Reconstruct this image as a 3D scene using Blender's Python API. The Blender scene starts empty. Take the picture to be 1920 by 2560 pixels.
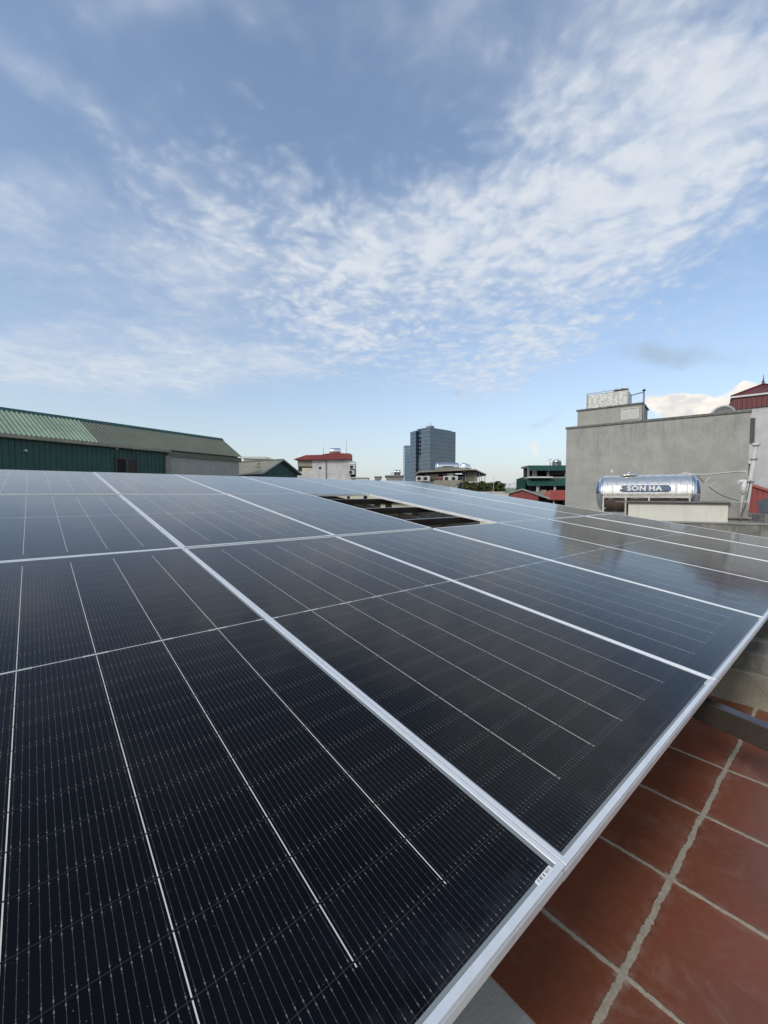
import bpy, bmesh, math, random
from mathutils import Vector, Matrix
random.seed(7)
S = bpy.context.scene
C = S.collection
rad = math.radians

# ------------------------------------------------------------------ camera
CAM_Z = 1.19                     # phone height above the terrace floor (z = 0)
FPX = 1025.35                    # focal length in photograph pixels (1920 x 2560)
PITCH = rad(2.5)
cam = bpy.data.cameras.new('camera')
camo = bpy.data.objects.new('camera', cam); C.objects.link(camo)
cam.sensor_fit = 'VERTICAL'; cam.sensor_height = 36.0
cam.lens = FPX / 2560 * 36.0
cam.clip_start = 0.02; cam.clip_end = 20000
camo.location = (0, 0, CAM_Z)
camo.rotation_euler = (rad(90) - PITCH, 0, 0)
S.camera = camo
S.render.resolution_x, S.render.resolution_y = 768, 1024
S.view_settings.view_transform = 'Standard'; S.view_settings.look = 'None'
S.view_settings.gamma = 1.0; S.view_settings.use_curve_mapping = False
S.view_settings.exposure = 0.9

def ray(px, py):
    x, y = (px - 960) / FPX, (py - 1280) / FPX
    c, s = math.cos(PITCH), math.sin(PITCH)
    return Vector((x, c - y * s, -s - y * c))
def at(px, py, Y):               # the world point Y metres ahead along one line of sight
    d = ray(px, py)
    return Vector((0, 0, CAM_Z)) + d * (Y / d.y)

# ------------------------------------------------------------------ sun
SUN = Vector((-0.58, -0.60, 0.56)).normalized()
sl = bpy.data.lights.new('sun', 'SUN'); sl.energy = 1.05; sl.angle = rad(12); sl.color = (1.0, 0.95, 0.87)
so = bpy.data.objects.new('sun', sl); C.objects.link(so)
so.rotation_euler = SUN.to_track_quat('Z', 'Y').to_euler()
so.location = (0, 0, 60)

# ------------------------------------------------------------------ world: sky and clouds
W = bpy.data.worlds.new('World'); S.world = W; W.use_nodes = True
nt = W.node_tree; nt.nodes.clear()
class G:                         # tiny node-graph writer
    def __init__(s, nt): s.nt = nt
    def n(s, t, **k):
        nd = s.nt.nodes.new(t)
        for a, b in k.items(): setattr(nd, a, b)
        return nd
    def put(s, sock, v):
        if isinstance(v, bpy.types.NodeSocket): s.nt.links.new(v, sock)
        elif v is not None: sock.default_value = v
    def m(s, op, a, b=None, c=None, clamp=False):
        nd = s.n('ShaderNodeMath', operation=op, use_clamp=clamp)
        s.put(nd.inputs[0], a); s.put(nd.inputs[1], b)
        if c is not None: s.put(nd.inputs[2], c)
        return nd.outputs[0]
    def dot(s, a, b):
        nd = s.n('ShaderNodeVectorMath', operation='DOT_PRODUCT')
        s.put(nd.inputs[0], a); s.put(nd.inputs[1], b); return nd.outputs['Value']
    def vec(s, x, y, z):
        nd = s.n('ShaderNodeCombineXYZ')
        for i, v in enumerate((x, y, z)): s.put(nd.inputs[i], v)
        return nd.outputs[0]
    def sep(s, v):
        nd = s.n('ShaderNodeSeparateXYZ'); s.put(nd.inputs[0], v); return nd.outputs
    def step(s, v, a, b):        # smooth step a..b
        nd = s.n('ShaderNodeMapRange', interpolation_type='SMOOTHSTEP')
        s.put(nd.inputs[0], v); nd.inputs[1].default_value = a; nd.inputs[2].default_value = b
        return nd.outputs[0]
    def lin(s, v, a, b, c=0., d=1.):
        nd = s.n('ShaderNodeMapRange')
        s.put(nd.inputs[0], v)
        for i, x in enumerate((a, b, c, d)): nd.inputs[i + 1].default_value = x
        return nd.outputs[0]
    def noise(s, v, scale, detail=4., rough=.5, dist=0., dim='3D'):
        nd = s.n('ShaderNodeTexNoise', noise_dimensions=dim)
        if v is not None: s.put(nd.inputs['Vector'], v)
        nd.inputs['Scale'].default_value = scale; nd.inputs['Detail'].default_value = detail
        nd.inputs['Roughness'].default_value = rough; nd.inputs['Distortion'].default_value = dist
        return nd.outputs
    def mix(s, f, a, b, typ='MIX'):
        nd = s.n('ShaderNodeMix', data_type='RGBA', blend_type=typ)
        s.put(nd.inputs[0], f)
        for k, v in ((6, a), (7, b)):
            if isinstance(v, (tuple, list)): v = (*v[:3], 1.)
            s.put(nd.inputs[k], v)
        return nd.outputs[2]
    def mapping(s, v, loc=(0, 0, 0), rot=(0, 0, 0), sc=(1, 1, 1)):
        nd = s.n('ShaderNodeMapping'); s.put(nd.inputs[0], v)
        nd.inputs[1].default_value = loc; nd.inputs[2].default_value = rot; nd.inputs[3].default_value = sc
        return nd.outputs[0]
    def wn(s, v, dim='3D'):
        nd = s.n('ShaderNodeTexWhiteNoise', noise_dimensions=dim); s.put(nd.inputs[0], v); return nd.outputs

g = G(nt)
SKY_STRENGTH = 0.12
sky = g.n('ShaderNodeTexSky', sky_type='NISHITA')
sky.sun_disc = False; sky.sun_elevation = math.asin(SUN.z)
sky.sun_rotation = math.atan2(SUN.x, SUN.y) % (2 * math.pi)
sky.altitude = 0; sky.air_density = 1.0; sky.dust_density = 1.6; sky.ozone_density = 1.5
tc = g.n('ShaderNodeTexCoord')
dv = tc.outputs['Generated']
dx, dy, dz = g.sep(dv)[:3]
az = g.m('ARCTAN2', dx, dy)
el = g.m('ARCSINE', g.m('MINIMUM', g.m('MAXIMUM', dz, -1.), 1.))
zz = g.m('ADD', g.m('MAXIMUM', dz, 0.), 0.06)
P = g.vec(g.m('DIVIDE', dx, zz), g.m('DIVIDE', dy, zz), 0.)        # on a flat cloud layer
warp = g.noise(P, 2.6, 4.)
wv = g.n('ShaderNodeVectorMath', operation='MULTIPLY_ADD')
g.put(wv.inputs[0], warp[1]); wv.inputs[1].default_value = (.22, .22, 0); g.put(wv.inputs[2], P)
PW = wv.outputs[0]
AE = g.vec(g.m('ADD', az, g.lin(g.noise(dv, 3.5, 3.)[0], 0, 1, -.14, .14)),
           g.m('ADD', el, g.lin(g.noise(g.mapping(dv, (3, 1, 7)), 3.5, 3.)[0], 0, 1, -.10, .10)), 1.)
def azel(x, y):                  # direction of a point of the sky -> azimuth, elevation
    d = ray(x * 1920 / 1659, y * 1920 / 1659).normalized()
    return math.atan2(d.x, d.y), math.asin(d.z)
def patch(cx, cy, rx, ry, rot, w):
    c, s_ = math.cos(rad(rot)), math.sin(rad(rot))
    p0 = azel(cx, cy); e = .25
    p1 = azel(cx + rx * c * e, cy + rx * s_ * e); p2 = azel(cx - ry * s_ * e, cy + ry * c * e)
    M = Matrix(((( p1[0] - p0[0]) / e, (p2[0] - p0[0]) / e), ((p1[1] - p0[1]) / e, (p2[1] - p0[1]) / e))).inverted()
    q = []
    for r in M: q.append(g.dot(AE, (r[0], r[1], -(r[0] * p0[0] + r[1] * p0[1]))))
    d2 = g.m('MULTIPLY_ADD', q[0], q[0], g.m('MULTIPLY', q[1], q[1]))
    return g.m('MULTIPLY', g.m('EXPONENT', g.m('MULTIPLY', d2, -1.1)), w)
def cover(lst):
    o = None
    for a in lst:
        p = patch(*a); o = p if o is None else g.m('ADD', o, p)
    return o
# altocumulus fan, then thin streaks (centre, radii, tilt, weight)
puff = cover([(900, 600, 340, 170, 8, .80), (1000, 450, 300, 150, -20, .50), (1270, 540, 260, 150, -35, .55), (1420, 380, 340, 170, -32, .60),
              (1580, 200, 320, 230, -30, .62), (1130, 770, 230, 55, -12, .55), (640, 560, 170, 120, 40, .40),
              (430, 440, 190, 85, 48, .36), (740, 730, 200, 70, 8, .50), (1180, 290, 220, 110, -40, .35), (1000, 840, 140, 40, -10, .35)])
wisp = cover([(200, 810, 430, 46, 2, 1.0), (330, 590, 330, 150, 15, .72), (430, 440, 230, 120, 48, .38), (70, 150, 150, 60, 28, .48), (470, 30, 220, 80, 10, .62),
              (250, 270, 140, 45, 50, .28), (1350, 130, 430, 230, -25, .62), (970, 60, 190, 170, 60, .42), (1590, 640, 240, 200, 0, .30),
              (520, 770, 300, 50, 4, .75), (1010, 840, 190, 50, 0, .5), (20, 440, 140, 90, 30, .45), (60, 740, 160, 40, 0, .6)])
back = g.m('MULTIPLY', g.step(dy, -.12, -.6), 1.35)  # unseen cloud behind the camera, thickened to whiten the light
def worley(v, scale):
    nd = g.n('ShaderNodeTexVoronoi', feature='SMOOTH_F1', voronoi_dimensions='2D')
    g.put(nd.inputs['Vector'], v); nd.inputs['Scale'].default_value = scale; nd.inputs['Smoothness'].default_value = .8
    return nd.outputs['Distance']
cells = g.m('ADD', g.m('MULTIPLY', worley(PW, 10.), .5), g.m('MULTIPLY', worley(g.mapping(PW, (3.3, 1.7, 0), (0, 0, .5)), 22.), .5))
n1 = g.noise(PW, 9., 6., .6)[0]
big = g.noise(g.mapping(P, (7, 2, 0)), 2.2, 4., .55)[0]
n2 = g.noise(g.mapping(PW, rot=(0, 0, .5), sc=(1., .85, 1)), 3.4, 4.5, .5, 0.)[0]
fine = g.m('SUBTRACT', g.lin(n1, .25, .75, 0., 1.), g.m('MULTIPLY', cells, 1.25))
core = g.m('ADD', puff, g.m('MULTIPLY', back, .6))
dA = g.step(g.m('ADD', g.m('ADD', g.m('MULTIPLY', core, .86), g.m('MULTIPLY', fine, .50)), g.lin(big, .3, .7, -.12, .14)), .10, 1.08)
dA = g.m('MAXIMUM', dA, g.m('MULTIPLY', g.step(core, .25, 1.30), .74))
dB = g.m('MULTIPLY', g.step(g.m('ADD', g.m('ADD', g.m('MULTIPLY', g.m('ADD', wisp, back), .92), g.lin(n2, .28, .72, -.22, .26)), g.m('MULTIPLY', fine, .13)), .06, 1.20), .85)
cl = g.m('SUBTRACT', 1., g.m('MULTIPLY', g.m('SUBTRACT', 1., dA), g.m('SUBTRACT', 1., dB)))
# cumulus heaps low on the right, and small grey clouds
n3 = g.noise(g.mapping(dv, (4, 2, 1)), 13., 7., .58)[0]
def heap(lst, lo, hi): return g.step(g.m('ADD', cover(lst), g.lin(n3, .2, .8, -.38, .38)), lo, hi)
cum = heap([(1480, 887, 105, 23, 0, 1.0), (1632, 862, 46, 30, 0, 1.05), (1196, 962, 44, 38, 0, .66), (1570, 905, 110, 24, 0, .7)], .34, .62)
gry = g.m('MULTIPLY', heap([(1425, 775, 120, 38, -6, 1.), (1215, 895, 75, 22, 0, .5), (1010, 858, 60, 13, 10, .5), (1590, 780, 90, 30, 0, .45)], .2, 1.0), .62)
base = g.mix(1., sky.outputs[0], (.84, .87, .88), 'MULTIPLY')
base = g.mix(.09, base, (2.4, 2.8, 3.4))
CW = 3.75                        # radiance of sunlit cloud, in sky units
ccol = g.mix(g.lin(g.m('ADD', n1, g.m('MULTIPLY', cl, .25)), .42, .85), (CW * .62, CW * .74, CW * .93), (CW * .90, CW * .95, CW * 1.02))
c1 = g.mix(g.m('MULTIPLY', cl, .92), base, ccol)
hz = g.m('MULTIPLY', g.m('EXPONENT', g.m('MULTIPLY', g.m('MAXIMUM', dz, 0.), -5.5)), .92)   # pale air near the horizon
c1 = g.mix(g.m('MULTIPLY', hz, g.m('SUBTRACT', 1., g.m('MULTIPLY', cl, .5))), c1, (2.92, 3.08, 3.18))
c1 = g.mix(g.m('MULTIPLY', gry, 1.), c1, (1.75, 2.1, 2.55))
c1 = g.mix(cum, c1, g.mix(g.lin(g.noise(g.mapping(dv, (4, 2, 1.03), sc=(1, 1, 1.6)), 22., 6., .6)[0], .36, .62), (3.5, 3.45, 3.4), (5.0, 4.7, 4.2)))
bg = g.n('ShaderNodeBackground'); g.put(bg.inputs[0], c1); bg.inputs[1].default_value = SKY_STRENGTH
out = g.n('ShaderNodeOutputWorld'); g.put(out.inputs[0], bg.outputs[0])

# ------------------------------------------------------------------ materials
def newmat(name):
    m = bpy.data.materials.new(name); m.use_nodes = True
    nt = m.node_tree; nt.nodes.clear(); q = G(nt)
    b = q.n('ShaderNodeBsdfPrincipled'); o = q.n('ShaderNodeOutputMaterial')
    nt.links.new(b.outputs[0], o.inputs[0])
    q.tc = q.n('ShaderNodeTexCoord'); q.ob = q.tc.outputs['Object']
    q.b = b
    return m, q
def bump(q, h, strength=.3, dist=.01):
    nd = q.n('ShaderNodeBump'); nd.inputs['Strength'].default_value = strength; nd.inputs['Distance'].default_value = dist
    q.put(nd.inputs['Height'], h); q.put(q.b.inputs['Normal'], nd.outputs[0])
def sc(c, k): return tuple(min(1., x * k) for x in c)
def surf(name, col, rough=.7, metal=0., var=.25, scale=3., stain=0., bmp=.2, bscale=40., col2=None, vs=(1, 1, 1)):
    """weathered surface: broad blotches, fine grain, optional dark rain streaks running down z"""
    m, q = newmat(name)
    n = q.noise(q.mapping(q.ob, sc=vs), scale, 6., .6)[0]
    c = q.mix(q.lin(n, .3, .7), sc(col, 1 - var), col2 or sc(col, 1 + var))
    fine = q.noise(q.ob, bscale, 3.)[0]
    c = q.mix(q.lin(fine, .35, .75, 0, .25), c, sc(col, .6))
    if stain:
        st = q.noise(q.mapping(q.ob, sc=(5., 5., .25)), 1.3, 6., .65)[0]
        c = q.mix(q.m('MULTIPLY', q.step(st, .5, .78), stain), c, sc(col, .25))
    q.put(q.b.inputs['Base Color'], c)
    q.b.inputs['Roughness'].default_value = rough; q.b.inputs['Metallic'].default_value = metal
    if bmp: bump(q, fine, bmp, .01)
    return m

# ------------------------------------------------------------------ mesh helpers
class MB:
    def __init__(s): s.v = []; s.f = []
    def add(s, vs, fs):
        k = len(s.v); s.v += [tuple(x) for x in vs]; s.f += [tuple(i + k for i in f) for f in fs]; return s
    def box(s, x0, x1, y0, y1, z0, z1, M=None):
        vs = [Vector((x, y, z)) for z in (z0, z1) for y in (y0, y1) for x in (x0, x1)]
        if M is not None: vs = [M @ v for v in vs]
        return s.add(vs, [(0, 2, 3, 1), (4, 5, 7, 6), (0, 1, 5, 4), (2, 6, 7, 3), (0, 4, 6, 2), (1, 3, 7, 5)])
    def prism(s, poly, a0, a1, axis='y'):      # poly in the two other axes, extruded along axis
        n = len(poly)
        def mk(p, a): return {'y': (p[0], a, p[1]), 'x': (a, p[0], p[1]), 'z': (p[0], p[1], a)}[axis]
        return s.add([mk(p, a0) for p in poly] + [mk(p, a1) for p in poly],
                     [tuple(range(n))[::-1], tuple(range(n, 2 * n))] + [(i, (i + 1) % n, n + (i + 1) % n, n + i) for i in range(n)])
    def tube(s, pts, r, n=8, r1=None):
        pts = [Vector(p) for p in pts]; k = len(s.v); m = len(pts); r1 = r if r1 is None else r1
        for i, p in enumerate(pts):
            t = (pts[min(i + 1, m - 1)] - pts[max(i - 1, 0)]).normalized()
            a = t.cross(Vector((0, 0, 1)) if abs(t.z) < .95 else Vector((1, 0, 0))).normalized(); b = t.cross(a)
            rr = r + (r1 - r) * i / max(1, m - 1)
            for j in range(n):
                w = 2 * math.pi * j / n; s.v.append(tuple(p + a * rr * math.cos(w) + b * rr * math.sin(w)))
        for i in range(m - 1):
            for j in range(n): s.f.append((k + i * n + j, k + i * n + (j + 1) % n, k + (i + 1) * n + (j + 1) % n, k + (i + 1) * n + j))
        s.f.append(tuple(k + j for j in range(n))[::-1]); s.f.append(tuple(k + (m - 1) * n + j for j in range(n)))
        return s
    def lathe(s, prof, n=32, axis='z', o=(0, 0, 0)):   # prof: (radius, height)
        k = len(s.v)
        for r, h in prof:
            for j in range(n):
                w = 2 * math.pi * j / n; a, b = r * math.cos(w), r * math.sin(w)
                p = (a, b, h) if axis == 'z' else ((h, a, b) if axis == 'x' else (a, h, b))
                s.v.append((p[0] + o[0], p[1] + o[1], p[2] + o[2]))
        for i in range(len(prof) - 1):
            for j in range(n): s.f.append((k + i * n + j, k + i * n + (j + 1) % n, k + (i + 1) * n + (j + 1) % n, k + (i + 1) * n + j))
        s.f.append(tuple(k + j for j in range(n))[::-1]); s.f.append(tuple(k + (len(prof) - 1) * n + j for j in range(n)))
        return s
    def corr(s, x0, x1, A, B, pitch=.2, amp=.03, th=.004):   # ribbed sheet: ribs run from A to B (y, z), repeat along x
        A, B = Vector((0, *A)), Vector((0, *B)); d = (B - A).normalized(); nn = Vector((1, 0, 0)).cross(d)
        if nn.z < -.01 or (abs(nn.z) <= .01 and nn.y > 0): nn = -nn
        xs = []; x = x0
        while x < x1 - 1e-6:
            for fx, h in ((0, 0), (.55, 0), (.65, 1), (.9, 1)):
                if x + fx * pitch < x1: xs.append((x + fx * pitch, h * amp))
            x += pitch
        xs.append((x1, 0)); vs = []
        for x, h in xs:
            for p in (A, B):
                vs += [p + Vector((x, 0, 0)) + nn * h, p + Vector((x, 0, 0)) + nn * (h - th)]
        fs = []
        for i in range(len(xs) - 1):
            a, b = 4 * i, 4 * i + 4
            fs += [(a, b, b + 2, a + 2), (a + 1, a + 3, b + 3, b + 1), (a, a + 1, b + 1, b), (a + 2, b + 2, b + 3, a + 3)]
        e = 4 * (len(xs) - 1)
        fs += [(0, 2, 3, 1), (e, e + 1, e + 3, e + 2)]
        return s.add(vs, fs)
    def build(s, name, mat, parent=None, smooth=False, bev=0., loc=None):
        me = bpy.data.meshes.new(name); me.from_pydata(s.v, [], s.f); me.update()
        bm = bmesh.new(); bm.from_mesh(me); bmesh.ops.recalc_face_normals(bm, faces=bm.faces)
        if bev: bmesh.ops.bevel(bm, geom=bm.edges[:], offset=bev, segments=1, affect='EDGES', clamp_overlap=True)
        bm.to_mesh(me); bm.free()
        if smooth:
            me.polygons.foreach_set('use_smooth', [len(p.vertices) == 4 for p in me.polygons])
        me.materials.append(mat)
        o = bpy.data.objects.new(name, me); C.objects.link(o)
        if parent: o.parent = parent
        if loc is not None: o.location = loc
        return o
def tag(o, label, cat, group=None, kind=None):
    if label: o['label'] = label
    if cat: o['category'] = cat
    if group: o['group'] = group
    if kind: o['kind'] = kind
    return o
def thing(name, label, cat, loc=(0, 0, 0), rotz=0., group=None):
    o = bpy.data.objects.new(name, None); C.objects.link(o); o.empty_display_size = .2
    o.location = loc; o.rotation_euler = (0, 0, rotz)
    return tag(o, label, cat, group)
class Fac:                       # a vertical facade: local x along it, local y into the building, z up
    def __init__(s, P0, ang): s.o = Vector((P0[0], P0[1], 0)); s.a = ang; s.X = Vector((math.cos(ang), math.sin(ang), 0)); s.Y = Vector((-math.sin(ang), math.cos(ang), 0))
    def at(s, px, py, y=0.):     # line of sight meets the plane y metres behind the facade -> local x, z
        d = ray(px, py); c = Vector((0, 0, CAM_Z)); k = ((s.o + s.Y * y - c).dot(s.Y)) / d.dot(s.Y)
        p = c + d * k - s.o; return p.dot(s.X), p.z
    def thing(s, name, label, cat, z=0., group=None): return thing(name, label, cat, (s.o.x, s.o.y, z), s.a, group)
GZ = -13.0                       # street level far below the roof terrace

# ------------------------------------------------------------------ shared materials
M = {}
M['alu'] = None
m, q = newmat('anodised_aluminium')
q.put(q.b.inputs['Base Color'], q.mix(q.lin(q.noise(q.mapping(q.ob, sc=(1, 1, 1)), 14., 4.)[0], .3, .7), (.86, .85, .82), (.95, .94, .91)))
q.b.inputs['Metallic'].default_value = .5
q.put(q.b.inputs['Roughness'], q.lin(q.noise(q.ob, 30., 3.)[0], .3, .7, .32, .5)); M['alu'] = m
M['steel_brown'] = surf('painted_brown_steel', (.034, .027, .021), .24, 0., .2, 3., 0, .05, 60)
M['concrete'] = surf('grey_concrete', (.27, .26, .235), .9, 0., .22, 2.2, .25, .5, 60)
M['concrete_edge'] = surf('pale_screed', (.235, .22, .175), .92, 0., .28, 4., .3, .5, 70)
M['mossy'] = surf('mossy_dark_concrete', (.20, .195, .17), .95, 0., .45, 3.5, .85, .7, 50)
M['blackmoss'] = surf('black_moss', (.018, .02, .014), .95, 0., .6, 9., 0, 1., 60)
M['render_grey'] = surf('cement_render', (.37, .36, .325), .93, 0., .14, .9, .42, .35, 18)
M['render_dark'] = surf('coping_concrete', (.17, .165, .15), .95, 0., .35, 4., .4, .4, 30)
M['cream'] = surf('cream_paint', (.56, .53, .40), .85, 0., .12, 2., .22, .1, 40)
M['white'] = surf('white_paint', (.68, .68, .66), .85, 0., .07, 1.5, .15, .1, 30)
M['old_white'] = surf('flaking_white_paint', (.58, .58, .56), .9, 0., .22, .8, .75, .2, 20)
M['pvc'] = surf('grey_white_pvc', (.55, .54, .49), .5, 0., .12, 6., .2, .05, 40)
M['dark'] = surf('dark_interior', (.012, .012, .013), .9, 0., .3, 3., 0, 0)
M['glass_dark'] = surf('dark_window_glass', (.015, .018, .02), .08, 0., .2, 2., 0, 0)
M['green_wall'] = surf('dark_green_sheet', (.018, .075, .062), .45, 0., .25, 1.2, .3, .05, 30)
M['green_light'] = surf('pale_green_sheet', (.265, .345, .235), .55, 0., .22, .6, .4, .05, 30)
M['green_dull'] = surf('weathered_olive_sheet', (.135, .15, .105), .6, 0., .16, .8, .3, .05, 30)
M['green_awning'] = surf('green_awning_sheet', (.016, .072, .056), .5, 0., .2, 1.5, .2, .05, 30)
M['red'] = surf('red_roof_sheet', (.24, .045, .04), .55, 0., .2, 1.2, .25, .05, 30)
M['red_tile'] = surf('red_orange_sheet', (.36, .075, .05), .6, 0., .18, 1.2, .2, .05, 30)
M['tan_roof'] = surf('tan_sheet', (.30, .28, .22), .7, 0., .2, 1.5, .3, .05, 30)
M['brown_frame'] = surf('brown_window_frame', (.055, .038, .038), .5, 0., .15, 3., 0, .0)
M['metal_grey'] = surf('galvanised_grey', (.32, .33, .33), .45, .5, .2, 4., .2, .05, 30)
M['stainless'] = surf('stainless_steel', (.78, .79, .80), .16, 1., .06, 3., 0, .03, 25)
M['black'] = surf('black_plastic', (.02, .02, .02), .5, 0., .2, 5., 0, 0)
M['ac'] = surf('air_conditioner_casing', (.6, .6, .57), .6, 0., .1, 4., .2, 0)
M['leaf'] = surf('hedge_leaf', (.09, .12, .035), .6, 0., .5, 3., 0, 0, col2=(.20, .22, .08))
M['wood'] = surf('branch_bark', (.09, .065, .045), .9, 0., .3, 9., 0, .3)
M['slate'] = surf('slate_grey_shutter', (.075, .08, .085), .6, 0., .15, 3., 0, 0)

m, q = newmat('streaked_render')
Z = q.sep(q.ob)[2]
c = q.mix(q.lin(q.noise(q.ob, .8, 7., .62)[0], .3, .7), (.295, .295, .27), (.41, .405, .37))
c = q.mix(q.lin(q.noise(q.mapping(q.ob, sc=(1., 1., 3.)), 7., 5., .65)[0], .42, .75, 0, .35), c, (.20, .195, .175))
st = q.noise(q.mapping(q.ob, sc=(2.6, 2.6, .25)), 1.5, 8., .75)[0]
c = q.mix(q.m('MULTIPLY', q.step(st, .46, .72), q.m('MULTIPLY_ADD', q.step(Z, 3.4, 6.2), .42, .10)), c, (.09, .088, .078))
pt = q.noise(q.mapping(q.ob, (5, 0, 2)), .45, 3., .5, .6)[0]
c = q.mix(q.m('MULTIPLY', q.step(pt, .56, .60), .22), c, (.46, .45, .41))
q.put(q.b.inputs['Base Color'], c); q.b.inputs['Roughness'].default_value = .95
bump(q, q.noise(q.ob, 14., 6., .6)[0], .5, .03); M['streaked'] = m
M['maroon'] = surf('maroon_sheet', (.135, .026, .026), .5, 0., .2, 1.2, .25, .05, 30)
M['dull_white'] = surf('dull_white_paint', (.52, .52, .51), .9, 0., .10, 1.2, .25, .1, 30)
# ------------------------------------------------------------------ the setting
def sheet(name, mat, x0, x1, y0, y1, z, rot=0., o=(0, 0)):
    ob = MB().add([(x0, y0, 0), (x1, y0, 0), (x1, y1, 0), (x0, y1, 0)], [(0, 1, 2, 3)]).build(name, mat)
    ob.location = (o[0], o[1], z); ob.rotation_euler = (0, 0, rot); ob['kind'] = 'structure'; return ob
sheet('ground', surf('city_ground', (.14, .14, .12), .95, 0., .4, .02, 0, 0), -9000, 9000, -9000, 9000, GZ)

# solar array basis: u along the rows, v up the slope, n out of the glass
U = Vector((.7604955, .6493431, .0)).normalized(); V = Vector((-.6434003, .7534504, .1354566))
V = (V - U * U.dot(V)).normalized(); N = U.cross(V)
O = Vector((-.5407721, -.0324287, CAM_Z - .6665695))
ANG = math.atan2(U.y, U.x)
PW_, PH_ = 1.14, 2.4656          # pitch of the panels along u and v
BASIS = Matrix(((U.x, V.x, N.x, O.x), (U.y, V.y, N.y, O.y), (U.z, V.z, N.z, O.z), (0, 0, 0, 1)))

# terrace floor of clay tiles, local x along u, local y level and square to it
m, q = newmat('clay_tiles')
T = .39; JX, JY = 1.51, .03
warp = q.noise(q.ob, 7., 5., .65)
wv = q.n('ShaderNodeVectorMath', operation='MULTIPLY_ADD'); q.put(wv.inputs[0], warp[1]); wv.inputs[1].default_value = (.014, .018, 0); q.put(wv.inputs[2], q.ob)
w2 = q.n('ShaderNodeVectorMath', operation='MULTIPLY_ADD'); q.put(w2.inputs[0], q.noise(q.ob, 55., 4., .7)[1]); w2.inputs[1].default_value = (.012, .016, 0); q.put(w2.inputs[2], wv.outputs[0])
fx, fy = q.sep(w2.outputs[0])[:2]
tx = q.m('DIVIDE', q.m('SUBTRACT', fx, JX + .012), T); ty = q.m('DIVIDE', q.m('SUBTRACT', fy, JY + .012), T)
def joint(t_): return q.m('ABSOLUTE', q.m('SUBTRACT', t_, q.m('ROUND', t_)))
ex = q.m('MULTIPLY', joint(tx), T); ey = q.m('MULTIPLY', joint(ty), T)
jx = q.step(ex, .0085, .0045); jy = q.step(ey, .0090, .0064)
jm = q.m('MAXIMUM', jx, jy)
dab = q.m('MULTIPLY', q.step(q.m('MAXIMUM', ex, ey), .026, .010), q.step(q.noise(q.ob, 9., 3.)[0], .5, .6))
jm = q.m('MAXIMUM', jm, q.m('MULTIPLY', dab, .7))
tid = q.vec(q.m('FLOOR', tx), q.m('FLOOR', ty), 0.)
rnd = q.wn(tid)[0]
c = q.mix(rnd, (.212, .063, .032), (.282, .088, .045))
c = q.mix(q.lin(q.noise(q.ob, 2.6, 5., .6)[0], .35, .7, 0, .75), c, (.150, .056, .030))
off = q.n('ShaderNodeVectorMath', operation='MULTIPLY_ADD'); q.put(off.inputs[0], q.wn(tid)[1]); off.inputs[1].default_value = (9, 9, 9); q.put(off.inputs[2], q.ob)
sm = q.noise(q.mapping(off.outputs[0], rot=(0, 0, .7), sc=(1., .7, 1)), 5., 7., .66, 1.2)[0]
c = q.mix(q.m('MULTIPLY', q.step(sm, .52, .78), .36), c, (.46, .34, .29))       # cement haze wiped over the tiles
sw = q.n('ShaderNodeTexWave', wave_type='RINGS', rings_direction='Z'); q.put(sw.inputs['Vector'], q.mapping(off.outputs[0], sc=(1., 1., 0.)))
for k_, v_ in (('Scale', 9.), ('Distortion', 9.), ('Detail', 4.), ('Detail Scale', 1.3)): sw.inputs[k_].default_value = v_
c = q.mix(q.m('MULTIPLY', q.m('MULTIPLY', q.step(sw.outputs['Fac'], .62, .98), q.step(q.noise(off.outputs[0], 4.5, 3.)[0], .48, .66)), .045), c, (.40, .29, .24))
sp = q.noise(q.ob, 160., 2.)[0]
c = q.mix(q.lin(q.noise(q.ob, 38., 6., .7)[0], .45, .75, 0, .16), c, (.34, .20, .14)); c = q.mix(q.step(sp, .73, .79), c, (.36, .27, .22))
mc = q.mix(q.noise(q.ob, 60., 4.)[0], (.26, .225, .165), (.54, .48, .375))
near = q.m('MULTIPLY', q.step(q.m('MINIMUM', ex, q.m('SUBTRACT', ey, .006)), .03, .006), q.lin(q.noise(q.ob, 25., 4.)[0], .4, .7, 0, .35))
c = q.mix(near, c, (.33, .25, .20))
q.put(q.b.inputs['Base Color'], q.mix(jm, c, mc))
q.put(q.b.inputs['Roughness'], q.lin(jm, 0, 1, .34, .95))
hgt = q.m('ADD', q.m('MULTIPLY', jm, q.lin(q.noise(q.ob, 80., 5., .7)[0], 0, 1, .1, 1.5)), q.m('MULTIPLY', q.noise(q.ob, 12., 4.)[0], .35))
bump(q, hgt, .5, .005); M['tiles'] = m
FO = (O.x, O.y)
fl_ = MB().box(1.26, 3.46, -5., 7., -.3, 0.).build('terrace_floor', M['tiles'], loc=(O.x, O.y, 0)); fl_.rotation_euler = (0, 0, ANG); fl_['kind'] = 'structure'
FQ = lambda x, y, z=0.: Vector((O.x + U.x * x - U.y * y, O.y + U.y * x + U.x * y, z))
sheet('concrete_slab', surf('light_screed', (.44, .42, .37), .9, 0., .15, 5., 0, .15, 120), -7., 1.2601, -5., 7., -.004, ANG, FO)
sheet('lower_roof', M['mossy'], 3.56, 13., -6., 4., -.25, ANG, FO)

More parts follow.
